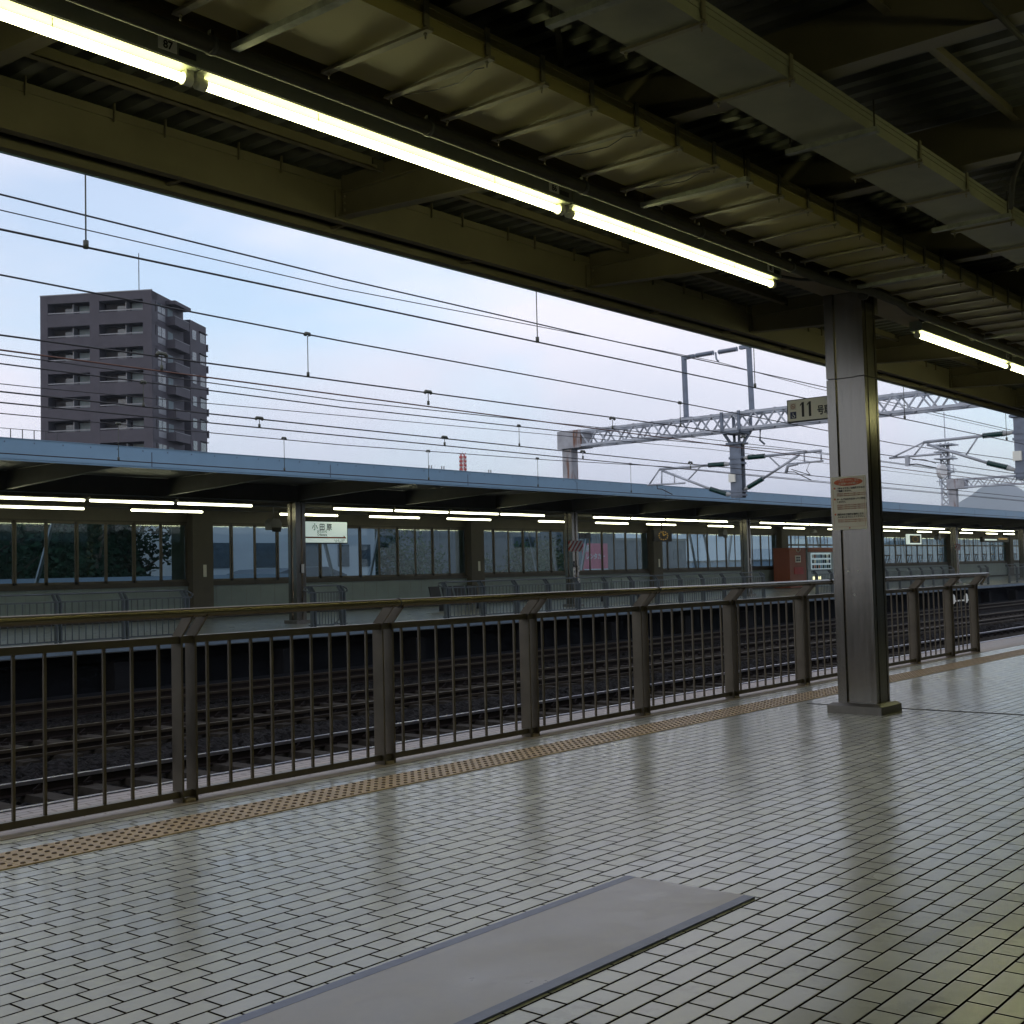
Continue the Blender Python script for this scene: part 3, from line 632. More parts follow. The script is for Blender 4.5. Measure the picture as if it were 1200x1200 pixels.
# pipe
t = thing('conduit_pipe', (4, 4.06, 3.39), 'round steel pipe running beside the lamp row under the girder', 'pipe')
MB().tube([(X0, 4.03, 3.385), (8.7, 4.03, 3.385), (9.05, 3.98, 3.38), (9.25, 3.93, 3.385), (9.9, 3.93, 3.385), (10.3, 4.0, 3.385), (X1, 4.03, 3.385)], .036, 12).build('pipe_run', 'pipe', t)
x = -2.1
while x < 16: MB().tube([(x - .012, 4.03, 3.385), (x + .012, 4.03, 3.385)], .041, 12).box(x - .008, x + .008, 4.02, 4.04, 3.42, 3.445).build('pipe_clamp', 'groove', t); x += 1.28
t = thing('lamp_cable', (8.4, 4.15, 3.41), 'dark cable looping from the lamp 85 housing to the column', 'cable')
MB().tube([(8.30, 4.2, 3.375), (8.5, 4.15, 3.375), (8.75, 4.08, 3.40), (8.95, 4.02, 3.425), (9.2, 4.0, 3.40), (9.5, 4.0, 3.39)], .012, 8).build('cable_run', 'black', t)
t = thing('junction_box', (9.86, 4.1, 3.40), 'small beige junction box beside the top of the steel column', 'junction box')
MB().box(9.72, 9.84, 4.10, 4.16, 3.30, 3.435).build('box_body', 'beam', t)
MB().box(9.715, 9.845, 4.094, 4.10, 3.295, 3.436).build('box_lid', 'beam', t)

# --- lamps of the near platform
def lamp(x0, num, label, nbw=.086):
    t = thing('fluorescent_lamp', (x0 + 1.25, 4.24, 3.34), label, 'ceiling lamp', 'tube lamps above the near platform')
    MB().box(x0 - .045, x0 + 2.545, 4.18, 4.30, 3.352, 3.435).build('housing', 'housing', t)
    MB().box(x0 - .04, x0 + 2.54, 4.186, 4.294, 3.347, 3.3515).build('reflector', 'reflector', t)
    MB().tube([(x0 + .012, 4.24, 3.310), (x0 + 2.488, 4.24, 3.310)], .019, 16).build('tube', 'tube', t)
    for xx in (x0 - .018, x0 + 2.518):
        s_ = 1 if xx > x0 else -1
        MB().tube([(xx - s_ * .03, 4.24, 3.310), (xx + s_ * .012, 4.24, 3.310)], .027, 14).box(xx - .018, xx + .018, 4.225, 4.255, 3.31, 3.348).build('socket', 'socket', t)
    for xx in (x0 + .62, x0 + 1.88):
        MB().tube([(xx, 4.205, 3.347), (xx, 4.204, 3.325), (xx, 4.212, 3.300), (xx, 4.232, 3.284), (xx, 4.252, 3.285)], .0022, 6).build('tube_clip', 'black', t)
    px = x0 + 2.33
    pl = MB().box(px, px + .09, 4.1775, 4.18, 3.372, 3.424).build('number_plate', 'white_plate', t)
    text(num, .046, (px + .045, 4.176, 3.381), X_, Z_, 'black_ink', pl, 'number', 'CENTER', bold=.001)
    MB().box(px + .10, px + .185, 4.1775, 4.18, 3.372, 3.400).build('rating_plate', 'groove', t)
    return t
lamp(.54, '87', 'lit white tube lamp numbered 87 at the upper left of the near canopy')
lamp(3.13, '86', 'lit white tube lamp numbered 86, middle one of the near canopy row')
lamp(5.74, '85', 'lit white tube lamp numbered 85, ending just left of the steel column')
lamp(11.10, '84', 'lit white tube lamp numbered 84, first one right of the steel column')
lamp(13.70, '83', 'lit white tube lamp numbered 83, partly cut off at the right edge')
lamp(16.30, '82', 'lit white tube lamp numbered 82 farther along the near platform')
lamp(-2.06, '88', 'lit white tube lamp numbered 88 near the viewer')
for x0, lb in ((-1.9, 'back row tube lamp above and behind the viewer'), (2.05, 'back row tube lamp over the viewer'), (6.0, 'back row tube lamp right of the viewer, just out of the picture'), (11.5, 'back row tube lamp past the column, beyond the right picture edge'), (15.4, 'second back row tube lamp past the column, beyond the right edge')):
    t = thing('fluorescent_lamp', (x0 + 1.25, 1.0, 3.34), lb, 'ceiling lamp', 'back row lamps above the near platform')
    MB().box(x0 - .045, x0 + 2.545, .94, 1.06, 3.352, 3.435).build('housing', 'housing', t)
    MB().tube([(x0 + .012, 1.0, 3.310), (x0 + 2.488, 1.0, 3.310)], .019, 16).build('tube', 'tube', t)

# --- cable trays
def tray(name, label, y0, y1, z, rib_x, strut_x, side, m_, ribw, over):
    t = thing(name, (5, (y0 + y1) / 2, z), label, 'cable tray')
    xs_ = sorted(rib_x)
    a, b_ = min(rib_x) - .3, max(rib_x) + 1.5
    mb = MB(); edges = [a] + xs_ + [b_]
    for p0, p1 in zip(edges[:-1], edges[1:]):
        # each panel sags a hair
        n = 1; v = []
        for i in range(n + 1):
            for j in range(n + 1):
                u, w_ = i / n, j / n; sag = -.0015 * math.sin(math.pi * u) * math.sin(math.pi * w_)
                v.append((p0 + (p1 - p0) * u, y0 + (y1 - y0) * w_, z + sag))
        mb.add(v, [(i * (n + 1) + j, (i + 1) * (n + 1) + j, (i + 1) * (n + 1) + j + 1, i * (n + 1) + j + 1) for i in range(n) for j in range(n)])
        if m_ == 'tray': mb.add([(p0 + .02, y1, z), (p0 + .02, y1 + .010, z + .012), (p1 - .02, y1 + .010, z + .012), (p1 - .02, y1, z)], [(0, 1, 2, 3)])  # lip added facing the lamps, to catch a bright edge line
    mb.build('bottom_panel', m_, t, recalc=False)
    MB().box(a, b_, y0 - .006, y0 - .001, z - .012, z + side).box(a, b_, y0 - .012, y0 - .006, z + side - .02, z + side).box(a, b_, y0 - .012, y0 - .006, z + side * .45, z + side * .45 + .008).build('side_rail', m_, t)
    MB().box(a, b_, y1 + .011, y1 + .016, z + .008, z + side).build('side_rail', m_, t)
    MB().box(a, b_, y0, y1, z + side, z + side + .004).build('lid', m_, t)
    r0 = None
    for x in xs_:
        if r0 is None:
            xr = x
            mb = MB().box(x - ribw / 2, x + ribw / 2, y0 - over, y1 + over, z - .024, z - .008).box(x - ribw / 2 - .006, x - ribw / 2, y0 - over, y1 + over, z - .024, z - .020)
            for y in (y0 - over * .2, y1 + over * .3): mb.tube([(x, y, z - .05), (x, y, z - .02)], .004, 6).tube([(x, y, z - .034), (x, y, z - .026)], .009, 6)
            mb.box(x - .015, x + .015, y0 - .02, y0 - .012, z, z + side + .012)
            r0 = mb.build('cross_rib', 'rib', t)
        else:
            c = r0.copy(); C.objects.link(c); c.parent = t; c.location = (x - xr, 0, 0)
    for x in strut_x:
        mb = MB().box(x - .02, x + .02, y0 - .075, y1 + .075, z - .052, z - .026)
        mb.build('hanger_strut', 'strut', t)
        for y in (y0 - .055, y1 + .055): MB().tube([(x, y, z - .05), (x, y, 3.56)], .005, 6).build('hanger_rod', 'pipe', t)
    return t
r1 = [3.364 + .3265 * k for k in range(-9, 40)]
st1 = [2.65, 5.22, 7.79, 10.36, 12.93, 15.5]
r1 = [x for x in r1 if min(abs(x - s) for s in st1) > .08]
K = 2.22 / 1.9; r1 = [x * K for x in r1]; st1 = [x * K for x in st1]
tr1 = tray('cable_tray', 'wide yellowish cable tray with close cross ribs beside the lamps', 2.855 * K, 3.335 * K, 3.42, r1, st1, .11, 'tray', .032, .04)
st2 = [5.54, 7.49, 9.4, 11.35, 13.3, 3.6]
r2 = [1.2, 1.95, 2.65, 3.35, 4.03, 4.76, 6.21, 6.91, 7.70, 8.40, 8.95, 9.8, 10.5, 11.7, 12.4, 13.6, 14.4, 15.1]
K2 = 2.24 / 2.1; r2 = [x * K2 for x in r2]; st2 = [x * K2 for x in st2]
tr2 = tray('cable_tray', 'dull plain cable tray nearer the viewer with wide spaced ribs', 2.335 * K2, 2.67 * K2, 3.44, r2, st2, .09, 'tray2', .024, .03)
for k, x in enumerate((3.93, 5.07, 5.83)):
    q = MB().tube([(x + .03, 3.85, 3.402), (x + .07, 3.70, 3.394), (x + .08, 3.55, 3.392), (x + .03, 3.42, 3.398), (x + .02, 3.36, 3.385)], .0025, 5); q.build('tie_wire', 'black', tr1)
t = thing('curved_conduit', (7.6, 1.9, 3.4), 'bent grey conduit curving down from the roof beam at the upper right', 'conduit')
MB().tube([(7.32, 2.15, 3.54), (7.3, 2.2, 3.50), (7.25, 2.26, 3.40)], .001, 5).tube([(6.9, 1.6, 3.62), (7.0, 1.85, 3.62), (7.15, 2.05, 3.56), (7.35, 2.2, 3.45), (7.6, 2.3, 3.34)], .016, 8).build('conduit_run', 'pipe', t)
t = thing('square_conduit', (6, 1.5, 3.54), 'straight grey conduit crossing under the roof beam at the top right corner', 'conduit')
MB().tube([(3.0, 1.62, 3.535), (8, 1.62, 3.535)], .013, 8).build('conduit_run', 'pipe', t)

# ============================================================ FAR PLATFORM
FX0, FX1 = -12., 220.
t = thing('platform_canopy', (35, 27.6, 3.44), 'long blue-edged canopy over the far platform', 'canopy'); FC = t
MB().box(FX0, FX1, 22.0, 33.3, 3.93, 3.975).build('roof_deck', 'deck', t)
mb = MB().box(FX0, FX1, 21.97, 22.0, 3.565, 3.985).box(FX0, FX1, 21.955, 21.97, 3.60, 3.905)
mb.box(FX0, FX1, 21.955, 22.1, 3.985, 3.995)
fa = mb.build('fascia', 'bluefascia', t)
x = 12.06 - 22
while x < FX1: MB().box(x, x + .02, 21.95, 21.9545, 3.60, 3.905).build('panel_joint', 'seam', fa); x += 9.9 if x > 80 else 4.95
mb = MB(); x = 5.
while x < 60: mb.box(x, x + .02, 21.952, 21.9555, 3.905, 3.935); x += .6
mb.build('fascia_clip', 'seam', fa)
MB().box(FX0, FX1, 27.45, 27.75, 3.44, 3.456).box(FX0, FX1, 27.58, 27.6, 3.456, 3.92).build('girder', 'far_beam', t)
MB().box(FX0, FX1, 22.6, 22.62, 3.66, 3.86).build('edge_beam', 'far_beam', t)
FCOL = [-3.2, 10.15, 23.5, 36.85, 50.2, 63.55, 76.9, 90.25, 103.6, 116.95]
for c in FCOL:
    for o in (0, 4.45, 8.9):
        x = c + o
        MB().prism([(22.2, 3.70), (27.5, 3.48), (27.5, 3.92), (22.2, 3.92)], lambda u, v, s: (s, u, v), x - .006, x + .006).prism([(22.2, 3.69), (27.5, 3.47), (27.5, 3.48), (22.2, 3.70)], lambda u, v, s: (s, u, v), x - .06, x + .06).build('cantilever_beam', 'far_beam', t)
    MB().box(c - .006, c + .006, 27.75, 32.9, 3.5, 3.92).box(c - .06, c + .06, 27.75, 32.9, 3.49, 3.5).build('roof_beam', 'far_beam', t)
MB().box(FX0, FX1, 28.4, 28.9, 3.36, 3.44).build('cable_duct', 'far_beam', t)
MB().box(FX0, FX1, 30.75, 31.1, 3.36, 3.44).build('cable_duct', 'far_beam', t)
# columns
ordn = ['zeroth', 'first', 'second', 'third', 'fourth', 'fifth', 'sixth', 'seventh', 'eighth', 'ninth']
cl = {10.15: 'steel column of the far platform just outside the left edge', 23.5: 'steel column left of the lit station name sign on the far platform', 36.85: 'far platform steel column with red and white striped board, left of the pink hoarding',
      50.2: 'plain far platform steel column between the square clock and the orange cabinet', 63.55: 'far platform steel column hidden mostly behind the near column', 76.9: 'far platform steel column with striped board right of the near column',
      90.25: 'far platform steel column close to the right edge', -3.2: 'far platform steel column beyond the left edge', 103.6: 'far platform column beyond the right edge', 116.95: 'most distant far platform column'}
def fcol(cx):
    t = thing('steel_column', (cx, 27.6, -.1), cl[cx], 'column', 'columns of the far platform')
    g = .035; x0, x1, y0, y1 = cx - .18, cx + .18, 27.42, 27.78
    pr = [(x0, y0), (cx - .06, y0), (cx - .055, y0 + g), (cx + .055, y0 + g), (cx + .06, y0), (x1, y0), (x1, y1), (x0, y1), (x0, 27.66), (x0 + g, 27.65), (x0 + g, 27.55), (x0, 27.54)]
    MB().prism(pr, lambda u, v, s: (u, v, s), -.1, 3.44).build('cladding', 'inox', t)
    MB().box(x0 - .1, x1 + .1, y0 - .1, y1 + .1, -.1, .0).build('plinth', 'inox_base', t)
    if cx in (23.5, 50.2): MB().box(cx + .0, cx + .10, 27.405, 27.418, 1.36, 1.62).build('switch_plate', 'white_plate', t)
    return t
for c in FCOL: fcol(c)
for c, lb in ((36.85, 'small striped warning board wrapped on the column left of the pink hoarding'), (76.9, 'small striped warning board on the column right of the near steel column')):
    t = thing('striped_warning_board', (c, 27.4, 1.97), lb, 'warning sign')
    MB().box(c - .46, c + .40, 27.36, 27.40, 1.96, 2.36).build('board', 'stripe', t)
    MB().box(c - .43, c - .25, 27.30, 27.36, 1.98, 2.34).build('lamp_case', 'stripe', t)
t = thing('direction_sign', (37.6, 27.5, 2.5), 'small grey arrow plate sticking out from the striped column', 'sign')
MB().box(37.25, 37.95, 27.5, 27.54, 2.45, 2.66).build('plate', 'grey_metal', t)
text('← 出口', .17, (37.32, 27.498, 2.49), X_, Z_, 'black_ink', t, 'lettering')
for i, (c, z, lb) in enumerate(((36.72, 1.38, 'small black square sticker on the striped column, left'), (36.72, 1.1, 'small white label under the black sticker on the striped column'), (37.0, 1.2, 'small white plate on the right half of the striped column'), (37.0, .75, 'lowest pale label on the right half of the striped column'))):
    t = thing('column_plate', (c, 27.4, z), lb, 'plate'); MB().box(c - .06, c + .06, 27.40, 27.416, z, z + .22).build('plate', 'black' if i == 0 else 'white_plate', t)
    MB().box(c - .03, c + .03, 27.396, 27.40, z + .07, z + .15).build('mark', 'grey_metal', t)

# wall with windows
WY = 32.9
t = thing('station_side_wall', (40, WY, 0), 'pale green panelled wall with long window bands behind the far platform', 'wall'); W_ = t
MB().box(FX0, FX1, WY, WY + .15, -.2, 1.05).build('parapet', 'parapet', t)
MB().box(FX0, FX1, WY - .012, WY, 0, .10).build('skirting', 'groove', t)
MB().box(FX0, FX1, WY - .05, WY + .15, 1.05, 1.16).build('window_sill', 'frame', t)
MB().box(FX0, FX1, WY, WY + .15, 3.1, 3.93).build('lintel', 'pilaster', t)
mb = MB()
x = FX0
while x < 120: mb.box(x, x + .012, WY - .003, WY, .1, 1.05); x += .6
mb.build('panel_joint', 'far_floor', t)
PIL = [23.9 + 13.35 * k for k in range(-2, 8)]
for k, c in enumerate(PIL):
    MB().box(c - .4, c + .38, WY - .28, WY + .1, -.05, 3.5).build('pilaster', 'pilaster', t)
    if c < 60: MB().box(c - .02, c + .10, WY - .30, WY - .28, 1.33, 1.72).build('notice_plate', 'white_plate', t)
for k, (a, b_) in enumerate(zip(PIL[:-1], PIL[1:])):
    x0, x1 = a + .38, b_ - .4; n = 13; st = (x1 - x0) / n
    fr = MB().box(x0, x1, WY + .02, WY + .09, 1.16, 1.19).box(x0, x1, WY + .02, WY + .09, 3.05, 3.1)
    wo = fr.build('window', 'frame', t)
    far = a > 62
    for i in range(n):
        p0, p1 = x0 + st * i, x0 + st * (i + 1); y = WY + (.035 if i % 2 else .06)
        s_ = MB()
        fw = .06
        s_.box(p0, p0 + fw, y - .012, y + .012, 1.19, 3.05).box(p1 - fw, p1, y - .012, y + .012, 1.19, 3.05).box(p0, p1, y - .012, y + .012, 1.19, 1.26).box(p0, p1, y - .012, y + .012, 2.98, 3.05)
        if far:
            s_.box(p0, p1, y - .03, y - .012, 2.40, 2.50)
            if i % 2: s_.box(p0, p1, y - .03, y - .012, 1.74, 1.82).bar((p0 + .1, y - .02, 1.25), (p0 + .45, y - .02, 1.74), .03).bar((p0 + .5, y - .02, 1.25), (p1 - .08, y - .02, 1.74), .03).box((p0 + p1) / 2 - .02, (p0 + p1) / 2 + .02, y - .03, y - .012, 2.5, 3.0)
        s_.build('sash', 'sash', wo)
        if i == n - 1: MB().box(p0 + .42, p1 - fw, y + .02, y + .03, 1.26, 2.98).build('cream_panel', 'blind', wo)
        MB().add([(p0 + fw, y, 1.26), (p1 - fw, y, 1.26), (p1 - fw, y, 2.98), (p0 + fw, y, 2.98)], [(0, 1, 2, 3)]).build('pane', 'glass', wo, recalc=False)
    # outside braces
    for (u, l_) in ((.30, 1), (.415, 1), (.66, -1)) if k % 2 == 1 or True else ():
        xx = x0 + (x1 - x0) * u
        MB().bar((xx, WY + .5, 3.3), (xx + l_ * .75, WY + .5, .8), .09).build('outside_brace', 'galv', t)

# far lamps
def flamp(x0, y, label, g):
    t = thing('fluorescent_lamp', (x0 + 1.25, y, 3.33), label, 'ceiling lamp', g)
    MB().box(x0, x0 + 2.5, y - .06, y + .06, 3.325, 3.40).build('housing', 'far_beam', t)
    MB().tube([(x0 + .03, y, 3.28), (x0 + 2.47, y, 3.28)], .03, 8).build('tube', 'tube_far', t)
    return t
f0 = flamp(FCOL[1] + 1.45, 27.6, 'x', 'front row of tube lamps over the far platform'); f1 = flamp(FCOL[1] + 1.95, 30.7, 'x', 'back row of tube lamps over the far platform')
nth = ['first', 'second', 'third', 'fourth']
bayn = {1: 'left of the name sign column', 2: 'just right of the name sign', 3: 'just right of the striped column', 4: 'left of the near steel column',
        5: 'right of the near steel column', 6: 'near the framed clock', 7: 'by the departure board', 8: 'at the canopy far end', 0: 'beyond the left edge'}
for b_ in range(0, 9):
    for k in range(4):
        lb = 'front row tube lamp, %s of four, %s' % (nth[k], bayn[b_])
        d = FCOL[b_] + 1.45 + 2.6 * k - (FCOL[1] + 1.45)
        if abs(d) < .01: f0['label'] = lb
        else: dup(f0, (d, 0, 0), lb)
    for k in range(3):
        lb = 'back row tube lamp, %s of three, %s' % (nth[k], bayn[b_])
        d = FCOL[b_] + 1.95 + 3.95 * k - (FCOL[1] + 1.95)
        if abs(d) < .01: f1['label'] = lb
        else: dup(f1, (d, 0, 0), lb)

# far fences
def ffence(x0, x1, label, posts_=None, y=23.6, end=(True, True)):
    t = thing('platform_fence', ((x0 + x1) / 2, y, -.1), label, 'fence', 'railings on the far platform')
    hy = y + .14; z0 = -.1
    pts = [(x0 + .2, hy, 1.0), (x1 - .2, hy, 1.0)]
    if end[1]: pts += [(x1, hy, .97), (x1 + .1, hy - .05, .90), (x1 + .02, hy - .12, .86)]
    if end[0]: pts = [(x0 + .02, hy - .12, .86), (x0 - .1, hy - .05, .90), (x0, hy, .97)] + pts
    MB().tube(pts, .022, 6).build('handrail', 'far_fence', t)
    MB().box(x0, x1, y - .02, y + .02, .82, .85).build('middle_rail', 'far_fence', t)
    MB().box(x0, x1, y - .02, y + .02, .0, .03).build('bottom_rail', 'far_fence', t)
    n = max(1, round((x1 - x0) / 1.55)); L_ = (x1 - x0 - .3) / n; ps = [x0 + .15 + L_ * i for i in range(n + 1)]
    for p in ps:
        mb = MB()
        for o in (-.05, .05):
            mb.box(p + o - .015, p + o + .015, y - .05, y + .05, z0, .83)
            mb.bar((p + o, y, .82), (p + o, hy, .99), .03, .07)
        mb.build('post', 'far_fence', t)
    bs = [a + (L_) * j / 10 for a in ps[:-1] for j in range(1, 10)]
    first = None
    rest = MB()
    for i, b_ in enumerate(bs):
        if i >= 95: rest.box(b_ - .008, b_ + .008, y - .008, y + .008, .03, .82); continue
        if first is None: first = MB().box(b_ - .008, b_ + .008, y - .008, y + .008, .03, .82).build('baluster', 'far_fence', t); fx = b_
        else:
            c = first.copy(); C.objects.link(c); c.parent = t; c.location = (b_ - fx, 0, 0)
    if rest.v: tag(rest.build('remaining_balusters', 'far_fence', t), kind='stuff')
ffence(4.0, 16.95, 'dark steel railing at the far left of the far platform, ending with a curled handrail')
ffence(20.45, 21.75, 'short steel railing piece standing right of the far column by the name sign')
ffence(25.4, 44.4, 'long steel railing along the far platform passing the striped column')
ffence(48.9, 52.2, 'short steel railing in front of the vending machine')
ffence(56.5, 65.6, 'steel railing behind the right end of the near fence')
ffence(69.6, 71.0, 'short steel railing piece right of the near fence end')
ffence(74.4, 80.5, 'steel railing at the right edge of the far platform')

# hose-like end loops beside the short railing (bent pipes)
t = thing('pipe_barrier', (22.1, 24.1, -.1), 'low bent pipe barrier beside the short railing piece', 'barrier')
MB().tube([(21.2, 24.3, .8), (21.2, 24.3, 0), (21.9, 24.3, -.04), (22.1, 24.3, .1), (22.1, 24.3, .8)], .018, 6).build('bent_pipe', 'far_fence', t)
t = thing('bench', (42.6, 29.5, 0), 'pale waiting bench behind the long railing right of the striped column', 'bench')
for k in range(5):
    x = 41.1 + k * .75; mb = MB(); mb.box(x, x + .5, 29.3, 29.75, .38, .42).prism([(29.72, .42), (29.78, .42), (29.88, .85), (29.82, .85)], lambda u, v, s: (s, u, v), x, x + .5); mb.build('seat', 'parapet', t)
MB().box(41.1, 44.8, 29.5, 29.6, .3, .38).build('beam', 'dark_metal', t)
for x in (41.5, 44.2): MB().box(x, x + .08, 29.45, 29.65, -.06, .3).build('leg', 'dark_metal', t)
t = thing('bench', (32.6, 29.5, 0), 'dark waiting bench behind the left end of the long railing', 'bench')
for k in range(4):
    x = 31.4 + k * .66; mb = MB(); mb.box(x, x + .5, 29.3, 29.75, .38, .42).prism([(29.72, .42), (29.78, .42), (29.88, .8), (29.82, .8)], lambda u, v, s: (s, u, v), x, x + .5); mb.build('seat', 'dark_metal', t)
MB().box(31.4, 34.1, 29.5, 29.6, .3, .38).build('beam', 'dark_metal', t)
for x in (31.7, 33.7): MB().box(x, x + .08, 29.45, 29.65, -.06, .3).build('leg', 'dark_metal', t)

# station name sign
t = thing('station_name_sign', (24.8, 28.0, 2.27), 'lit white station name sign with red arrow band hanging right of the far column', 'sign')
MB().box(23.70, 25.88, 28.0, 28.16, 2.24, 2.93).build('sign_case', 'dark_metal', t)
sf = MB().box(23.73, 25.85, 27.994, 28.0, 2.27, 2.90).build('sign_face', 'namesign', t)
text('小 田 原', .225, (24.83, 27.988, 2.66), X_, Z_, 'black_ink', t, 'station_name', 'CENTER', bold=.004)
text('おだわら', .105, (24.83, 27.988, 2.565), X_, Z_, 'black_ink', t, 'station_name_kana', 'CENTER', bold=.001)
text('Odawara', .105, (24.83, 27.988, 2.475), X_, Z_, 'black_ink', t, 'station_name_roman', 'CENTER', bold=.001)
mb = MB().box(23.73, 25.74, 27.988, 27.993, 2.40, 2.445)
mb.add([(25.70, 27.987, 2.40), (25.82, 27.987, 2.40), (25.70, 27.987, 2.50)], [(0, 1, 2)]); mb.build('arrow_band', 'orange_ink', t)
text('しんよこはま', .075, (25.52, 27.988, 2.325), X_, Z_, 'black_ink', t, 'next_station_kana', 'CENTER')
text('Shin-Yokohama', .055, (25.52, 27.988, 2.28), X_, Z_, 'black_ink', t, 'next_station_roman', 'CENTER')
for x in (24.0, 25.5): MB().tube([(x, 28.08, 2.93), (x, 28.08, 3.44)], .015, 6).build('hanger_rod', 'dark_metal', t)

# hanging devices
def speaker(x, label, y=29.0, z=2.68):
    t = thing('speaker', (x, y, z), label, 'loudspeaker', 'loudspeakers hung over the far platform')
    MB().prism([(-.2, .0), (.2, .0), (.23, .2), (.12, .34), (-.12, .34), (-.23, .2)], lambda u, v, s: (x + u, s, z + v), y - .12, y + .14).build('speaker_box', 'grey_metal', t)
    MB().box(x - .16, x + .16, y - .14, y - .121, z - .06, z + .07).build('grille', 'black', t)
    MB().tube([(x, y, z + .34), (x, y, 3.44)], .02, 6).build('hanger_rod', 'grey_metal', t)
speaker(23.80, 'dark hanging loudspeaker left of the far column by the name sign')
speaker(50.0 + .6, 'hanging loudspeaker left of the plain far column', y=29.)
speaker(77.9, 'hanging loudspeaker right of the framed lit clock', y=29.)
def dome(x, label, y=28.6):
    t = thing('floodlight', (x, y, 3.0), label, 'floodlight', 'floodlights under the far canopy')
    MB().tube([(x, y, 3.44), (x, y, 3.08)], .02, 6).build('stem', 'dark_metal', t)
    MB().tube([(x, y, 3.12), (x, y, 3.02), (x, y, 2.92)], .1, 10, radii=[.05, .16, .2]).build('lamp_shade', 'grey_metal', t)
dome(59.3, 'round grey floodlight hanging right of the plain far column')
def camera_(x, label, y=28.8):
    t = thing('security_camera', (x, y, 3.05), label, 'security camera', 'security cameras over the far platform')
    MB().tube([(x, y, 3.44), (x, y, 3.14)], .02, 6).build('stem', 'dark_metal', t)
    MB().tube([(x - .2, y - .1, 3.06), (x + .22, y - .02, 3.12)], .08, 8).build('camera_body', 'dark_metal', t)
    MB().tube([(x - .22, y - .104, 3.057), (x - .2, y - .1, 3.06)], .055, 8).build('lens', 'white_plate', t)
camera_(62.3, 'left security camera above the orange cabinet'); camera_(64.6, 'right security camera above the vending machine')

t = thing('platform_clock', (45.4, 29, 2.45), 'square black clock with orange dot numerals hanging under the far canopy', 'clock')
MB().box(44.72, 46.12, 29, 29.15, 2.43, 2.93).build('case', 'black', t)
mb = MB()
for k in range(12):
    a = k * math.pi / 6; cx, cz = 45.42 + .36 * math.sin(a), 2.68 + .18 * math.cos(a); mb.box(cx - .035, cx + .035, 28.99, 28.995, cz - .018, cz + .018)
mb.build('hour_marks', 'digit', t); MB().bar((45.42, 28.985, 2.68), (45.62, 28.985, 2.74), .03, .01).bar((45.42, 28.985, 2.68), (45.36, 28.985, 2.82), .03, .01).build('hands', 'digit', t)
MB().tube([(45.42, 29.07, 2.93), (45.42, 29.07, 3.44)], .03, 6).build('hanger_rod', 'dark_metal', t)
t = thing('platform_clock', (74, 29, 2.4), 'black clock in a glowing white frame hanging right of the near column', 'clock')
MB().box(73.0, 75.1, 29, 29.15, 2.38, 3.0).build('light_frame', 'screen', t); MB().box(73.25, 74.85, 28.97, 29.0, 2.46, 2.92).build('clock_face', 'black', t)
mb = MB()
for k in range(12):
    a = k * math.pi / 6; cx, cz = 74.05 + .42 * math.sin(a), 2.69 + .17 * math.cos(a); mb.box(cx - .04, cx + .04, 28.96, 28.968, cz - .018, cz + .018)
mb.build('hour_marks', 'digit', t); MB().tube([(74.05, 29.07, 3.0), (74.05, 29.07, 3.44)], .03, 6).build('hanger_rod', 'dark_metal', t)
t = thing('departure_board', (89, 29, 2.6), 'long dark departure board with yellow lit text at the far right', 'display board')
MB().box(86.3, 91.9, 29, 29.2, 2.58, 2.95).build('case', 'black', t)
MB().box(86.7, 89.2, 28.98, 28.99, 2.68, 2.78).build('lit_row', 'screen', t); MB().box(89.6, 91.5, 28.98, 28.99, 2.76, 2.86).build('lit_row', 'digit', t)
for x in (87, 91): MB().tube([(x, 29.1, 2.95), (x, 29.1, 3.44)], .03, 6).build('hanger_rod', 'dark_metal', t)

# kiosk cabinet + vending machine
t = thing('orange_cabinet', (63.2, 31.5, 0), 'tall orange brown cabinet with a white square emblem on the far platform', 'cabinet')
MB().box(62.2, 64.2, 31.5, 32.5, 0, 2.24).build('cabinet_body', 'orange', t)
MB().box(62.85, 63.5, 31.47, 31.5, 1.42, 1.80).build('emblem_plate', 'white_plate', t); mb = MB()
mb.box(62.95, 63.15, 31.46, 31.469, 1.63, 1.74).box(63.2, 63.4, 31.46, 31.469, 1.63, 1.74).box(62.95, 63.15, 31.46, 31.469, 1.48, 1.59).box(63.2, 63.4, 31.46, 31.469, 1.48, 1.59); mb.build('emblem', 'dark_metal', t)
MB().box(62.7, 63.8, 31.47, 31.5, .75, 1.15).build('slot_panel', 'red', t)
MB().tube([(62.95, 31.46, 2.15), (63.0, 31.46, 2.05), (63.2, 31.46, 2.0), (63.4, 31.46, 2.06), (63.45, 31.46, 2.18)], .02, 6).build('handle', 'white_plate', t)
t = thing('vending_machine', (66.2, 31.5, 0), 'lit vending machine with drinks behind glass beside the orange cabinet', 'vending machine')
MB().box(64.4, 68.0, 31.5, 32.5, 0, 2.25).build('cabinet_body', 'vend', t)
MB().box(64.45, 67.95, 31.46, 31.5, 2.0, 2.24).build('top_panel', 'orange', t)
MB().box(64.8, 67.4, 31.48, 31.499, 1.0, 1.95).build('display_window', 'vendlit', t)
rnd = random.Random(5)
for r_ in range(3):
    for k in range(9):
        x = 64.9 + k * .27; z = 1.05 + r_ * .3
        MB().tube([(x + .08, 31.45, z), (x + .08, 31.45, z + .2)], .06, 6).build('drink_can', rnd.choice(['white_plate', 'navy', 'red_ink', 'vend', 'black', 'insul', 'bluefascia']), t)
MB().box(65.0, 66.0, 31.47, 31.499, .42, .58).build('dispensing_slot', 'vendyellow', t)

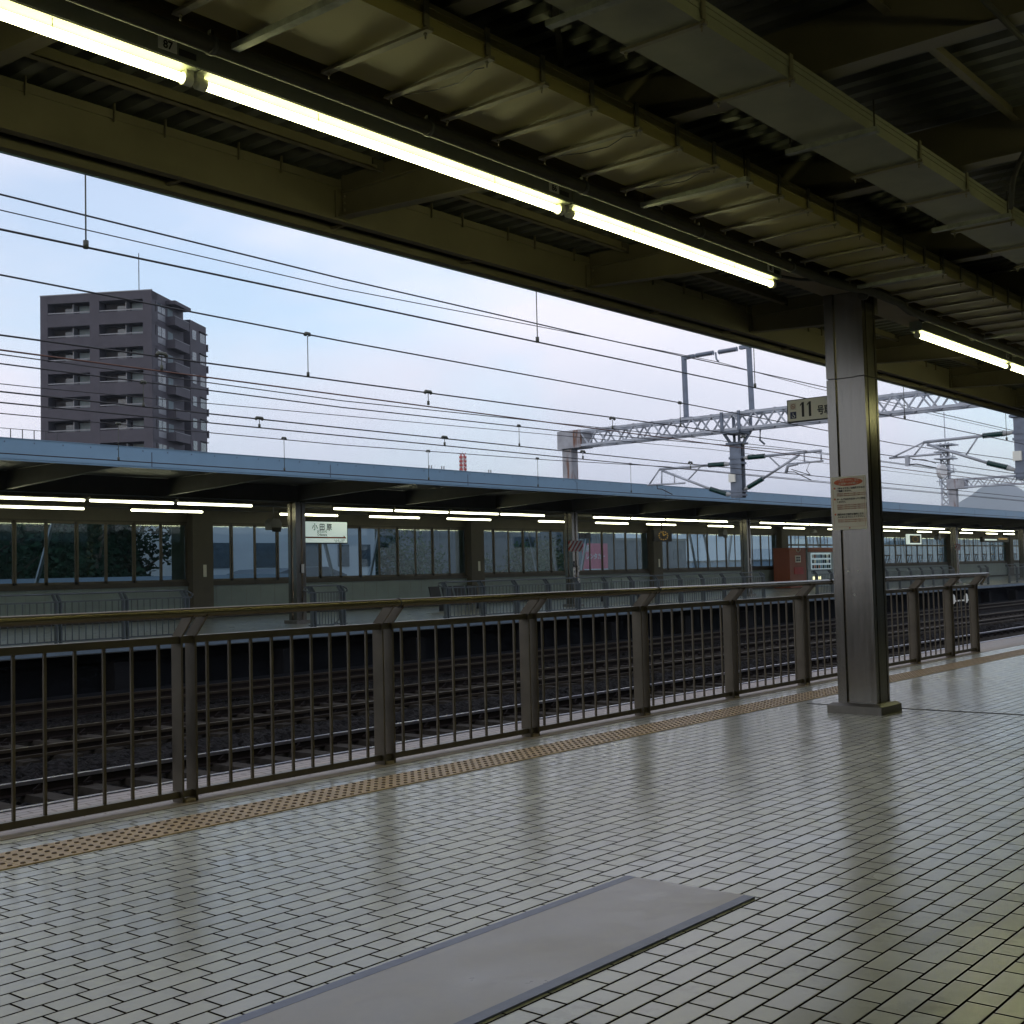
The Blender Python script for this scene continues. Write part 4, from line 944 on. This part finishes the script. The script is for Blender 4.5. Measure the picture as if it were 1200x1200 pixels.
# white track-side blobs seen through fence near right end: two pale marker discs under far platform
t = thing('track_marker', (62, 21.6, -.9), 'pair of pale round markers joined by a bar under the far platform edge', 'track marker')
MB().tube([(60.6, 21.9, -.62), (60.6, 21.95, -.62)], .24, 12).build('disc', 'white_plate', t); MB().tube([(62.4, 21.9, -.62), (62.4, 21.95, -.62)], .24, 12).build('disc', 'white_plate', t)
MB().box(60.8, 63.4, 21.92, 21.96, -.75, -.68).build('bar', 'white_plate', t)
MB().box(61.4, 61.5, 21.92, 21.96, -1.2, -.7).build('leg', 'dark_metal', t)
# under-platform supports
t = thing('retaining_wall', (60, 23, -1.4), 'dark mottled concrete wall under the far platform', 'wall')
mb = MB(); x = -8
MB().box(-30, 250, 22.95, 22.995, -1.4, -.43).build('wall_face', 'concrete_dark', t)
while x < 150: mb.box(x, x + .35, 22.5, 22.95, -1.4, -.43); x += 4.45
mb.build('buttress', 'concrete', t)
tag(MB().box(-20, 250, 21.75, 22.45, -1.3, -1.0).build('cable_trough', 'concrete_dark'), 'low concrete cable trough along the foot of the far platform wall', 'cable trough')

# ============================================================ OVERHEAD LINE
GX = 30.7
def truss(GX, y0, y1, zb, zt, label, rust_box=True, sc=1.):
    t = thing('catenary_gantry', (GX, y1, 0), label, 'gantry')
    dx = .28
    mb = MB()
    for x in (GX - dx, GX + dx):
        for z in (zb, zt): mb.box(x - .035, x + .035, y0, y1 - .75, z - .035, z + .035)
    mb.build('chord', 'galv', t)
    mb = MB(); n = int((y1 - y0) / .68); st = (y1 - .75 - y0) / n
    for i in range(n):
        a = y0 + st * i; b_ = a + st; mid = (a + b_) / 2
        for x in (GX - dx, GX + dx):
            mb.bar((x, a, zt), (x, mid, zb), .04, .04); mb.bar((x, mid, zb), (x, b_, zt), .04, .04)
        for z in (zb, zt): mb.bar((GX - dx, a, z), (GX + dx, mid, z), .03, .03); mb.bar((GX + dx, mid, z), (GX - dx, b_, z), .03, .03)
        mb.box(GX - dx - .05, GX + dx + .05, a - .03, a + .03, zt + .02, zt + .05)
    mb.build('lattice', 'galv', t)
    MB().box(GX - .32, GX + .32, y1 - .80, y1 + .10, zb - .06, zt + .05).build('corner_box', 'rusty', t)
    MB().box(GX - .17, GX + .17, y1 - .32, y1 + .03, 3.98, zb - .06).box(GX - .25, GX + .25, y1 - .4, y1 + .11, 3.976, 4.0).build('post', 'rusty', t)
    return t
g1 = truss(GX, 3.0, 23.1, 5.10, 5.54, 'grey lattice gantry with rust stained corner box spanning the tracks')
g2 = truss(64.2, 3.0, 23.1, 5.10, 5.52, 'smaller looking distant lattice gantry with rusty post at the far right')
# yoke frame on top of gantry
t = thing('feeder_frame', (GX, 17.6, 5.55), 'portal frame with insulators standing on top of the gantry', 'feeder frame')
for y in (18.68, 16.54): MB().bar((GX, y, 5.56), (GX, y + (.02 if y > 17 else .03), 7.42), .14, .10).bar((GX, y, 5.56), (GX, y, 5.62), .3, .3).build('leg', 'galv_dark', t)
MB().bar((GX, 18.75, 7.37), (GX, 18.35, 7.39), .12, .1).bar((GX, 16.50, 7.43), (GX, 16.85, 7.42), .12, .1).build('cross_arm', 'galv_dark', t)
for a, b_ in ((18.3, 17.72), (17.55, 16.95)):
    mb = MB(); n = 17; pts = [(GX, a + (b_ - a) * i / n, 7.39 + .01 * i / n) for i in range(n + 1)]; mb.tube(pts, .06, 8, radii=[.045 + .03 * (i % 2) for i in range(n + 1)]); mb.build('insulator', 'galv_dark', t)
MB().tube([(GX, 17.64, 7.40), (GX, 17.62, 7.20), (GX, 17.55, 7.12)], .025, 6).build('wire_clamp', 'galv_dark', t)
MB().tube([(GX, 16.3, 5.06), (GX, 16.32, 4.75), (GX, 16.18, 4.62)], .03, 6).build('hanging_hook', 'galv_dark', t)

def insulator(t, a, b_, r=.075):
    a, b_ = Vector(a), Vector(b_); n = 25
    pts = [a + (b_ - a) * i / n for i in range(n + 1)]
    MB().tube(pts, r, 10, radii=[r * (.65 + .35 * (i % 2)) for i in range(n + 1)]).build('insulator', 'insul', t)
def P3(y, z): return (GX, y, z)
def mast(y, label, zb=3.17):
    t = thing('drop_mast', (GX, y, 3.17), label, 'drop mast', 'masts hanging from the gantry')
    mb = MB()
    for x in (-.11, .11): mb.box(GX + x - .02, GX + x + .02, y - .17, y + .17, zb, 4.75)
    mb.box(GX - .09, GX + .09, y - .02, y + .02, zb, 4.75); mb.build('shaft', 'galv_dark', t)
    mb = MB()
    for s_ in (-1, 1):
        for x in (-.34, .34): mb.bar((GX + x * .3, y + s_ * .13, 4.70), (GX + x, y + s_ * .27, 5.08), .08, .06); mb.bar((GX + x, y + s_ * .27, 5.06), (GX + x, y + s_ * .27, 5.60), .08, .06)
    mb.box(GX - .36, GX + .36, y - .27, y + .27, 4.98, 5.05).box(GX - .2, GX + .2, y - .25, y + .25, 4.68, 4.74); mb.build('fork_bracket', 'galv_dark', t)
    MB().box(GX - .19, GX - .12, y + .0, y + .20, 3.62, 3.85).build('number_plate', 'white_plate', t)
    mb = MB()
    for z in (4.3, 4.15, 3.35, 3.25): mb.box(GX - .15, GX + .15, y - .2, y + .2, z - .03, z + .03)
    mb.build('clamp_band', 'galv_dark', t)
    return t
mast(17.05, 'steel drop mast left of the number 11 sign hanging from the gantry'); mast(9.25, 'steel drop mast at the right edge, partly hidden by the near roof')
def arm(label, pts, ends):
    t = thing('cantilever_bracket', P3(*pts['i1']), label, 'catenary bracket', 'brackets holding the contact wires')
    for a, b_ in (('mu', 'i1'), ('ml', 'j1')):
        MB().tube([P3(*pts[a]), P3(*pts[b_])], .06, 8, radii=[.03, .07]).build('end_fitting', 'insul_w', t)
    insulator(t, P3(*pts['i1']), P3(*pts['i2'])); insulator(t, P3(*pts['j1']), P3(*pts['j2']))
    MB().tube([P3(*pts['i2']), P3(*pts['tip'])], .038, 8).build('top_tube', 'galv', t)
    MB().tube([P3(*pts['j2']), P3(*pts['p1'])], .036, 8).build('stay_tube', 'galv', t)
    MB().tube([P3(*pts['regL']), P3(*pts['regR'])], .028, 8).build('registration_tube', 'galv', t)
    mb = MB()
    for a, b_ in ends: mb.tube([P3(*pts.get(a, a)) if isinstance(a, str) else P3(*a), P3(*b_) if not isinstance(b_, str) else P3(*pts[b_])], .022, 6)
    mb.build('strut', 'galv', t)
    return t
A = dict(mu=(17.22, 4.15), i1=(17.45, 4.16), i2=(17.98, 4.17), tip=(19.66, 4.17), regL=(20.1, 3.73), regR=(18.79, 3.71), ml=(17.2, 3.27), j1=(17.42, 3.30), j2=(17.95, 3.48), p1=(19.57, 4.13))
t = arm('left bracket arm with green insulators reaching toward the far platform', A, (('tip', (20.04, 3.74)), ((19.58, 4.11), (19.6, 3.73)), ((18.26, 4.15), (18.68, 3.80)), ((19.15, 3.97), (19.15, 3.72))))
MB().tube([P3(19.77, 3.72), P3(19.75, 3.60), P3(19.6, 3.58), P3(19.24, 3.40)], .016, 6).build('steady_arm', 'dark_metal', t)
B = dict(mu=(16.87, 4.28), i1=(16.71, 4.29), i2=(16.2, 4.29), tip=(14.49, 4.30), regL=(15.48, 4.01), regR=(14.45, 4.02), ml=(16.88, 3.39), j1=(16.74, 3.45), j2=(16.28, 3.66), p1=(15.14, 4.24))
t = arm('bracket arm between the drop mast and the steel column', B, (((14.5, 4.3), (14.51, 4.03)), ((15.0, 4.28), (15.0, 4.03)), ((16.07, 4.28), (15.74, 3.96))))
MB().tube([P3(15.2, 4.0), P3(15.5, 3.96), P3(15.57, 3.76)], .045, 6).build('pull_off_bar', 'galv', t)
MB().tube([P3(15.5, 3.80), P3(15.3, 3.78), P3(14.82, 3.52)], .014, 6).tube([P3(14.85, 4.0), P3(14.95, 3.8), P3(14.84, 3.66), P3(15.4, 3.86)], .012, 6).build('steady_arm', 'dark_metal', t)
D = dict(mu=(9.42, 4.33), i1=(9.7, 4.32), i2=(10.19, 4.31), tip=(11.69, 4.28), regL=(12.61, 3.95), regR=(11.24, 3.95), ml=(9.41, 3.38), j1=(9.64, 3.48), j2=(10.11, 3.63), p1=(11.6, 4.22))
t = arm('right bracket arm with ribbed green insulators right of the steel column', D, (('tip', (12.5, 3.97)), ((11.69, 4.25), (11.95, 3.97)), ((10.33, 4.28), (10.64, 3.86)), ((11.3, 4.08), (11.3, 3.95))))
MB().box(GX - .05, GX + .05, 12.08, 12.18, 3.70, 3.98).build('pull_off_bar', 'galv', t)
MB().tube([P3(12.1, 3.74), P3(11.9, 3.74), P3(11.39, 3.60)], .016, 6).tube([P3(12.0, 3.86), P3(11.7, 3.84), P3(11.4, 3.72)], .01, 6).build('steady_arm', 'dark_metal', t)
for y, tg in ((6.2, 'inner'),):
    pass

# wires
def wire(label, y, pts, r=.011, m_='wire', xe=200, group=None):
    r *= .85
    t = thing('overhead_wire', (pts[0][0], y, pts[0][1]), label, 'wire', group)
    P = [(-8, y, pts[0][1])] + [(x, y, z) for x, z in pts] + [(xe, y, pts[-1][1])]
    # smooth sag by subdividing
    mb = MB().tube(P, r, 5); mb.build('strand', m_, t); return t
def hanger(t, x, y, z0, z1, m_='clamp', big=1):
    MB().tube([(x, y, z0), (x, y, z1)], .006, 5).tube([(x - .07 * big, y, z1), (x - .05 * big, y, z1 + .03), (x + .05 * big, y, z1 + .03), (x + .07 * big, y, z1)], .025, 6).tube([(x, y, z0 - .01), (x, y, z0 + .05)], .02, 6).build('dropper', m_, t)
wire('thick feeder wire, uppermost in the sky, passing under the frame on the gantry', 17.3, [(9.1, 7.05), (16, 6.95), (24.3, 6.93), (30.7, 6.97), (37, 7.0)], .019)
wire('thin wire just below the uppermost feeder, tied to the frame on the gantry', 17.6, [(9.2, 6.91), (16.2, 6.85), (24.4, 7.02), (30.7, 7.12), (37, 7.0)], .012)
t = wire('thick wire crossing high over the apartment tower with long droppers', 8.0, [(4, 3.66), (16, 3.65), (30.7, 3.64), (38, 3.66)], .0105)
for x in (4.86, 10.175, 14.96, 20.2, 25.5): hanger(t, x, 8.0, 3.66, 4.24, big=.6)
wire('hidden support wire above the nearest track, behind the near roof edge', 8.0, [(4, 4.27), (30.7, 4.25)], .01)
t = wire('support wire crossing the upper half of the apartment tower', 12.4, [(6.5, 4.52), (11.4, 4.45), (20.2, 4.40), (30.7, 4.30), (40, 4.42)], .013)
hanger(t, 10.8, 12.4, 3.9, 4.44, big=.6); hanger(t, 20.16, 12.4, 3.95, 4.38, big=.6)
t = wire('dark wire with round clamps above the copper wire', 12.4, [(6.5, 3.87), (11.4, 3.89), (20.1, 3.94), (30.7, 3.97)], .013)
for x in (8.52, 13.12, 17.87, 22.6, 27.3): hanger(t, x, 12.4, 3.73, 3.89)
wire('reddish copper contact wire crossing the middle of the apartment tower', 12.4, [(6.5, 3.71), (30.7, 3.66)], .012, 'copper')
t = wire('thin support wire just under the copper wire', 14.9, [(7.8, 4.16), (13.7, 4.11), (24.2, 4.27), (30.7, 4.33)], .010)
t = wire('second thin support wire under the copper wire', 14.9, [(7.8, 4.04), (13.7, 4.00), (20, 4.05), (30.7, 4.30)], .012)
hanger(t, 9.93, 14.9, 3.68, 4.0, big=.5); hanger(t, 18.3, 14.9, 3.66, 4.03, big=.5)
t = wire('dark wire with short droppers over the middle track', 14.9, [(7.8, 3.68), (13.7, 3.66), (24.1, 3.64), (30.7, 3.66)], .013)
for x in (11.98, 16.17, 20.37, 24.6): hanger(t, x, 14.9, 3.54, 3.655)
hanger(t, 7.6, 14.9, 3.54, 3.66)
wire('contact wire over the middle track', 14.9, [(7.8, 3.54), (30.7, 3.50)], .012)
t = wire('lowest sky wire skimming over the far roof with long droppers', 19.3, [(10.1, 4.05), (17.7, 4.02), (25, 4.10), (30.7, 4.22)], .011)
for x in (12.34, 16.14, 20.38, 24.42, 28.64): hanger(t, x, 19.3, 3.40, 4.03 if x < 22 else 4.10 + (x - 25) * .02, big=.7)
wire('contact wire drawn across the blue fascia of the far roof', 19.3, [(10.1, 3.39), (30.7, 3.37)], .012)
t = wire('wire above the far track beside the lowest one', 17.9, [(10, 4.30), (30.7, 4.62)], .009)
# ============================================================ BACKGROUND
def frame(A_, B_):
    A_ = Vector(A_); d = (Vector(B_) - A_); d.normalize(); return A_, d, Vector((d.y, -d.x, 0))
cA = (-43.96 * .637865 + 150 * .7708, 43.96 * .7698 + 150 * .6371)
def cw(xc, zc): return Vector((xc * .6382 + zc * .7708, -xc * .7708 + zc * .6371, 0))
PA, PB = cw(-43.96, 150), cw(-58.6, 152.1)
u = (PB - PA).normalized(); v_ = Vector((-u.y, u.x, 0))
if v_.dot(cw(0, 1)) < 0: v_ = -v_
ap = thing('apartment_building', (PA.x, PA.y, -7), 'tall grey brown apartment tower with recessed balconies beyond the far roof', 'building')
def ab(mb, s0, s1, d0, d1, z0, z1, mi=0):
    """box in the tower's own frame: s along the balcony face, d depth behind it"""
    vs = [PA + u * s + v_ * d + Z_ * z for s in (s0, s1) for d in (d0, d1) for z in (z0, z1)]
    return mb.add(vs, [(0, 1, 3, 2), (4, 6, 7, 5), (0, 4, 5, 1), (2, 3, 7, 6), (0, 2, 6, 4), (1, 5, 7, 3)], mi=mi)
TOP = 37.35; FP = 2.96; nfl = 14; LW = 14.75; DEP = 9.6
mb = MB()
ab(mb, 0, LW, 1.7, DEP, -7, TOP)             # core
zs = []
for k in range(nfl):
    zt = TOP - 1.0 - FP * k; zs.append(zt)
    zlo = zt - 1.42
    znext = zt - FP
    if znext < -7: break
    ab(mb, 0, LW, 0, .25, znext, zlo)        # parapet band
    ab(mb, 0, LW, .25, 1.7, znext - .02, znext + .28)  # slab
ab(mb, 0, LW, 0, 1.7, TOP - 1.0, TOP)
for (a, b_) in ((0, 1.15), (6.9, 8.15), (13.75, LW)): ab(mb, a, b_, -.02, 1.7, -7, TOP)
mb.build('wall', 'apt', ap)
for k, zt in enumerate(zs[:11]):
    for (a, b_) in ((1.15, 6.9), (8.15, 13.75)):
        w0 = ab(MB(), a + .02, b_ - .02, 1.66, 1.70, zt - 1.28 - .9, zt).build('balcony_recess', 'apt_dark', ap)
        ab(MB(), a + .3, a + 2.2, 1.60, 1.655, zt - 2.2, zt - .15).build('glass_door', 'apt_cur', w0)
        ab(MB(), a + 2.7, a + 4.1, 1.60, 1.655, zt - 2.2, zt - .35).build('glass_door', 'apt_glass', w0)
        ab(MB(), a + 2.42, a + 2.52, .5, 1.655, zt - 1.25, zt - .1).build('divider', 'apt_edge', w0)
        ab(MB(), a, b_, .05, .12, zt - 1.30, zt - 1.17).build('balcony_rail', 'apt_edge', ap)
# right-hand face
for k, zt in enumerate(zs[:11]):
    w0 = ab(MB(), -.03, .02, 1.0, 1.25, zt - 1.4, zt - .15).build('window', 'apt_dark', ap)
    w0 = ab(MB(), -.03, .02, 1.7, 3.9, zt - 1.35, zt - .2).build('window', 'apt_glass', ap)
    ab(MB(), -.06, -.03, 2.75, 2.85, zt - 1.35, zt - .2).build('mullion', 'apt_edge', w0)
    ab(MB(), -.04, .02, 1.7, 3.9, zt - 2.3, zt - 1.55).build('spandrel', 'apt_edge', ap)
    w1_ = ab(MB(), -.03, .02, 4.7, 6.2, zt - 1.9, zt - .3).build('window', 'apt_cur', ap)
    b0 = ab(ab(ab(MB(), -1.15, 0, 4.3, 8.9, zt - 2.55, zt - 2.35), -1.15, -1.05, 4.3, 8.9, zt - 2.35, zt - 1.45), -1.15, 0, 4.3, 4.4, zt - 2.35, zt - 1.45); b0.build('balcony', 'apt', ap)
    ab(MB(), -1.17, -1.03, 4.28, 8.92, zt - 1.44, zt - 1.38).build('balcony_rail', 'apt_edge', ap)
ab(MB(), -1.3, 0, 4.1, 9.1, TOP - .9, TOP - .45).build('roof_slab', 'apt', ap)
ab(MB(), 1.2, LW, 9.6, 11.2, -7, TOP - 2.5).build('stair_core', 'apt_edge', ap)
mb = MB(); ab(mb, -.6, LW, 10.4, 15.8, -7, TOP - 1.6); mb.build('rear_wing', 'apt', ap)
for k, zt in enumerate(zs[:11]):
    z = zt - 1.7
    w0 = ab(MB(), -.64, -.58, 11.0, 12.3, z - 1.35, z - .1).build('window', 'apt_glass', ap)
    w0 = ab(MB(), -.64, -.58, 13.6, 15.3, z - 1.35, z - .1).build('window', 'apt_glass', ap)
    ab(MB(), -.8, -.58, 13.4, 15.9, z + .0, z + .12).build('sunshade', 'apt_dark', ap)
    ab(ab(MB(), -.7, .3, 15.8, 16.3, z - 2.2, z - 2.05), -.7, .3, 16.2, 16.3, z - 2.05, z - 1.2).build('balcony', 'apt', ap)
ab(MB(), -.05, LW + .05, -.05, .2, TOP, TOP + .12).build('coping', 'apt_edge', ap)
ab(MB(), 3.0, 3.08, 3, 3.08, TOP, TOP + 5.6).build('antenna', 'dark_metal', ap)

def quad_building(name, x0, x1, y0, y1, z1, m_, label, rows=0, cols=0, cat='building', z0=-7):
    t = thing(name, ((x0 + x1) / 2, y0, z0), label, cat); MB().box(x0, x1, y0, y1, z0, z1).build('wall', m_, t)
    MB().box(x0 - .1, x1 + .1, y0 - .1, y1 + .1, z1, z1 + .3).build('roof', 'grey_metal', t)
    for r_ in range(rows):
        for c_ in range(cols):
            ww = (x1 - x0) / cols; xa = x0 + ww * (c_ + .25); za = z1 - 2.6 - 3.0 * r_
            MB().box(xa, xa + ww * .5, y0 - .06, y0 + .02, za, za + 1.4).build('window', 'win_dark', t)
    return t
t = thing('rooftop', (66, 120, -7), 'low rooftop with thin safety railing left of the apartment tower', 'building')
MB().box(55, 70, 120, 130, -7, 16.5).build('wall', 'grey_wall', t)
mb = MB().box(55, 70, 120, 120.06, 17.4, 17.46)
for k in range(12): mb.box(55 + k * 1.3, 55.08 + k * 1.3, 120, 120.06, 16.5, 17.45)
mb.build('railing', 'dark_metal', t)
# white building behind second bay, with windows
quad_building('white_building', 40.5, 50.2, 56, 70, 7.5, 'white_wall', 'white building seen through the windows left of the name sign', 2, 3)
quad_building('white_building', 50.4, 56, 58, 70, 7.5, 'white_wall', 'pale building seen through the windows around the name sign', 2, 3)
quad_building('grey_building', 66, 83, 75, 90, 6.2, 'grey_wall', 'grey low building seen through windows right of the name sign', 1, 5)
quad_building('grey_building', 84, 121, 84, 96, 6.7, 'grey_wall', 'blue grey building seen through windows by the striped column', 1, 7)
quad_building('grey_building', 122, 150, 92, 110, 5.2, 'grey_wall', 'dark low building seen beside the square clock', 1, 6)
quad_building('grey_building', 175, 230, 100, 115, 2.2, 'blue_wall', 'distant pale roofline seen through the right-hand windows', 0, 0)
t = thing('hoarding', (62.3, 45, -7), 'pink hoarding with white writing seen through the far windows', 'hoarding')
MB().box(61.3, 63.9, 45, 45.1, 1.1, 2.95).build('board', 'pink', t); MB().box(62.4, 62.55, 45.1, 45.2, -7, 1.1).build('post', 'grey_metal', t)
text('駅', .5, (61.5, 44.98, 2.42), X_, Z_, 'white_wall', t, 'lettering', bold=.01); text('レンタカー', .42, (61.5, 44.98, 1.98), X_, Z_, 'white_wall', t, 'lettering', bold=.01)
MB().box(61.3, 63.9, 44.98, 44.995, 1.1, 1.36).build('lower_band', 'white_wall', t)
t = thing('banner_fence', (32, 44, -7), 'pale blue banner fence low behind the left windows', 'banner')
MB().box(14, 38, 44, 44.1, -7, 1.45).build('banner', 'blue_wall', t)

t = thing('car_roof_canopy', (44, 46, -7), 'grey green gabled roof seen low through the windows left of the name sign', 'shed')
MB().prism([(36.5, -7), (41.5, -7), (41.5, 1.35), (40.2, 1.75), (38, 1.7), (36.5, 1.3)], lambda a, b_, s: (a, s, b_), 45, 49).build('shed_body', 'grey_wall', t)

def tree(x, y, h, r, label, m_, n=1500, seed=1, crown0=.15):
    rnd = random.Random(seed)
    t = thing('tree', (x, y, -7), label, 'tree', 'trees behind the far platform')
    pts = [(x, y, -7), (x + .2, y, -7 + h * .3), (x - .1, y + .1, -7 + h * .75)]
    mb = MB().tube(pts, .3, 7, radii=[.35, .25, .08])
    blobs = []
    for k in range(16):
        a = rnd.uniform(0, 6.28); rr = r * math.sqrt(rnd.random()) * .75; z = -7 + h * rnd.uniform(crown0, .93)
        c = Vector((x + rr * math.cos(a), y + rr * math.sin(a), z)); blobs.append((c, r * rnd.uniform(.3, .5)))
        mb.tube([(x, y, z - h * .12), tuple(c)], .06, 5, radii=[.08, .02])
    mb.build('trunk', 'bark', t)
    mb = MB()
    for k in range(n):
        c, br = rnd.choice(blobs); d = Vector((rnd.gauss(0, 1), rnd.gauss(0, 1), rnd.gauss(0, 1))).normalized() * br * rnd.uniform(.55, 1.1)
        p_ = c + d; s_ = rnd.uniform(.09, .2); a = Vector((rnd.gauss(0, 1), rnd.gauss(0, 1), rnd.gauss(0, .6))).normalized(); b2 = a.cross(Vector((rnd.gauss(0, 1), rnd.gauss(0, 1), rnd.gauss(0, 1)))).normalized()
        mb.add([p_ - a * s_, p_ + b2 * s_ * .6, p_ + a * s_, p_ - b2 * s_ * .6], [(0, 1, 2, 3)])
    mb.build('crown', m_, t, recalc=False)
k = 0
for i in range(6):
    tree(17.5 + i * 3.35, 50 + (i % 2) * 2.5, 12.2 + (i % 3) * .5, 3.4, ('first', 'second', 'third', 'fourth', 'fifth', 'sixth')[i] + ' dark green tree from the left behind the left bay of windows', 'leaf', 6000, 10 + i, .1)
for i, (x, y, h, nm) in enumerate(((59.5, 60, 11.6, 'green tree just right of the name sign behind the windows'), (65, 64, 11.0, 'second green tree behind the windows right of the name sign'), (78, 66, 11.2, 'dim green tree behind the windows left of the striped column'), (90, 70, 11.0, 'dim tree behind the windows at the striped column'), (118, 86, 12.3, 'rounded green tree seen right of the square clock'))):
    tree(x, y, h, 3.9, nm, 'leaf2', 5000, 40 + i)

rnd = random.Random(77); mb = MB(); n1, n2 = 110, 22
vv = [(4 + i * .41 , 58 + j * .35 + rnd.uniform(-.25, .25), -7 + min(15.5, 2.0 + j * .85) * (1 if i < 92 else max(0, (110 - i) / 18)) + rnd.uniform(-.5, .5)) for i in range(n1) for j in range(n2)]
mb.add(vv, [(i * n2 + j, (i + 1) * n2 + j, (i + 1) * n2 + j + 1, i * n2 + j + 1) for i in range(n1 - 1) for j in range(n2 - 1)]); struct('wooded_hillside', mb, 'hill_leaf')
# communication towers
t = thing('lattice_tower', (223.5, 200, -7), 'red and white lattice tower tip above the far roof', 'tower')
mb = MB(); 
for sx, sy in ((-1, -1), (1, -1), (1, 1), (-1, 1)): mb.bar((223.5 + sx * .55, 200 + sy * .55, -7), (223.5 + sx * .55, 200 + sy * .55, 30.4), .22)
mb.build('leg', 'white', t); mb = MB()
z = 22.
while z < 30.5:
    for sx, sy, tx, ty in ((-1, -1, 1, -1), (1, -1, 1, 1), (1, 1, -1, 1), (-1, 1, -1, -1)):
        mb.bar((223.5 + sx * .55, 200 + sy * .55, z), (223.5 + tx * .55, 200 + ty * .55, z), .34); mb.bar((223.5 + sx * .55, 200 + sy * .55, z), (223.5 + tx * .55, 200 + ty * .55, z + 1.0), .15)
    z += 1.0
mb.build('bracing', 'red', t)
for k, (dx, lb) in enumerate(((-11.6, 'thin rooftop antenna, farthest left of the red and white tower'), (-7.2, 'thin rooftop antenna just left of the red and white tower'), (10.2, 'thin rooftop antenna right of the red and white tower'))):
    t = thing('rooftop_antenna', (223.5 + dx, 200, -7), lb, 'antenna'); MB().box(223.4 + dx, 223.6 + dx, 200, 200.2, -7, 25.8).build('pole', 'grey_metal', t)
    MB().box(223.0 + dx, 223.2 + dx, 200, 200.2, 24.6, 27.4).box(223.8 + dx, 224.0 + dx, 200, 200.2, 24.6, 27.4).build('aerial', 'grey_metal', t)
TX, TY = 248., 90.
t = thing('telecom_tower', (TX, TY, -7), 'slim grey telecom tower with dish right of the steel column', 'tower')
mb = MB()
for a in range(3):
    an = a * 2.094; mb.tube([(TX + 1.5 * math.cos(an), TY + 1.5 * math.sin(an), -7), (TX + .9 * math.cos(an), TY + .9 * math.sin(an), 25)], .2, 6)
mb.build('leg', 'galv', t); mb = MB(); z = 8.
while z < 25:
    for a in range(3):
        a0, a1 = a * 2.094, (a + 1) * 2.094; mb.bar((TX + 1.05 * math.cos(a0), TY + 1.05 * math.sin(a0), z), (TX + 1.05 * math.cos(a1), TY + 1.05 * math.sin(a1), z + 1.6), .2)
        mb.bar((TX + 1.05 * math.cos(a0), TY + 1.05 * math.sin(a0), z), (TX + 1.05 * math.cos(a1), TY + 1.05 * math.sin(a1), z), .2)
    z += 1.6
for z, w_ in ((25, 4.0), (23.6, 3.6), (22.2, 3.6), (19.4, 2.6)): mb.box(TX - w_ * .5, TX + w_ * .5, TY - w_ * .5, TY + w_ * .5, z, z + .25)
mb.build('bracing', 'galv', t)
MB().tube([(TX, TY, 25), (TX, TY, 32)], .1, 5).build('mast', 'galv', t)
MB().tube([(TX - 2.9, TY - .5, 19.6), (TX - 2.8, TY + .3, 19.6)], 1.5, 20).build('dish', 'white', t)
for k, (z, s_) in enumerate(((23.0, 1), (20.4, 1), (17.4, -1))): MB().box(TX + s_ * 2, TX + s_ * 5.5, TY - .1, TY + .1, z, z + .15).tube([(TX + s_ * 4, TY, z - .8), (TX + s_ * 4, TY, z + .8)], .1, 5).build('side_antenna', 'galv', t)
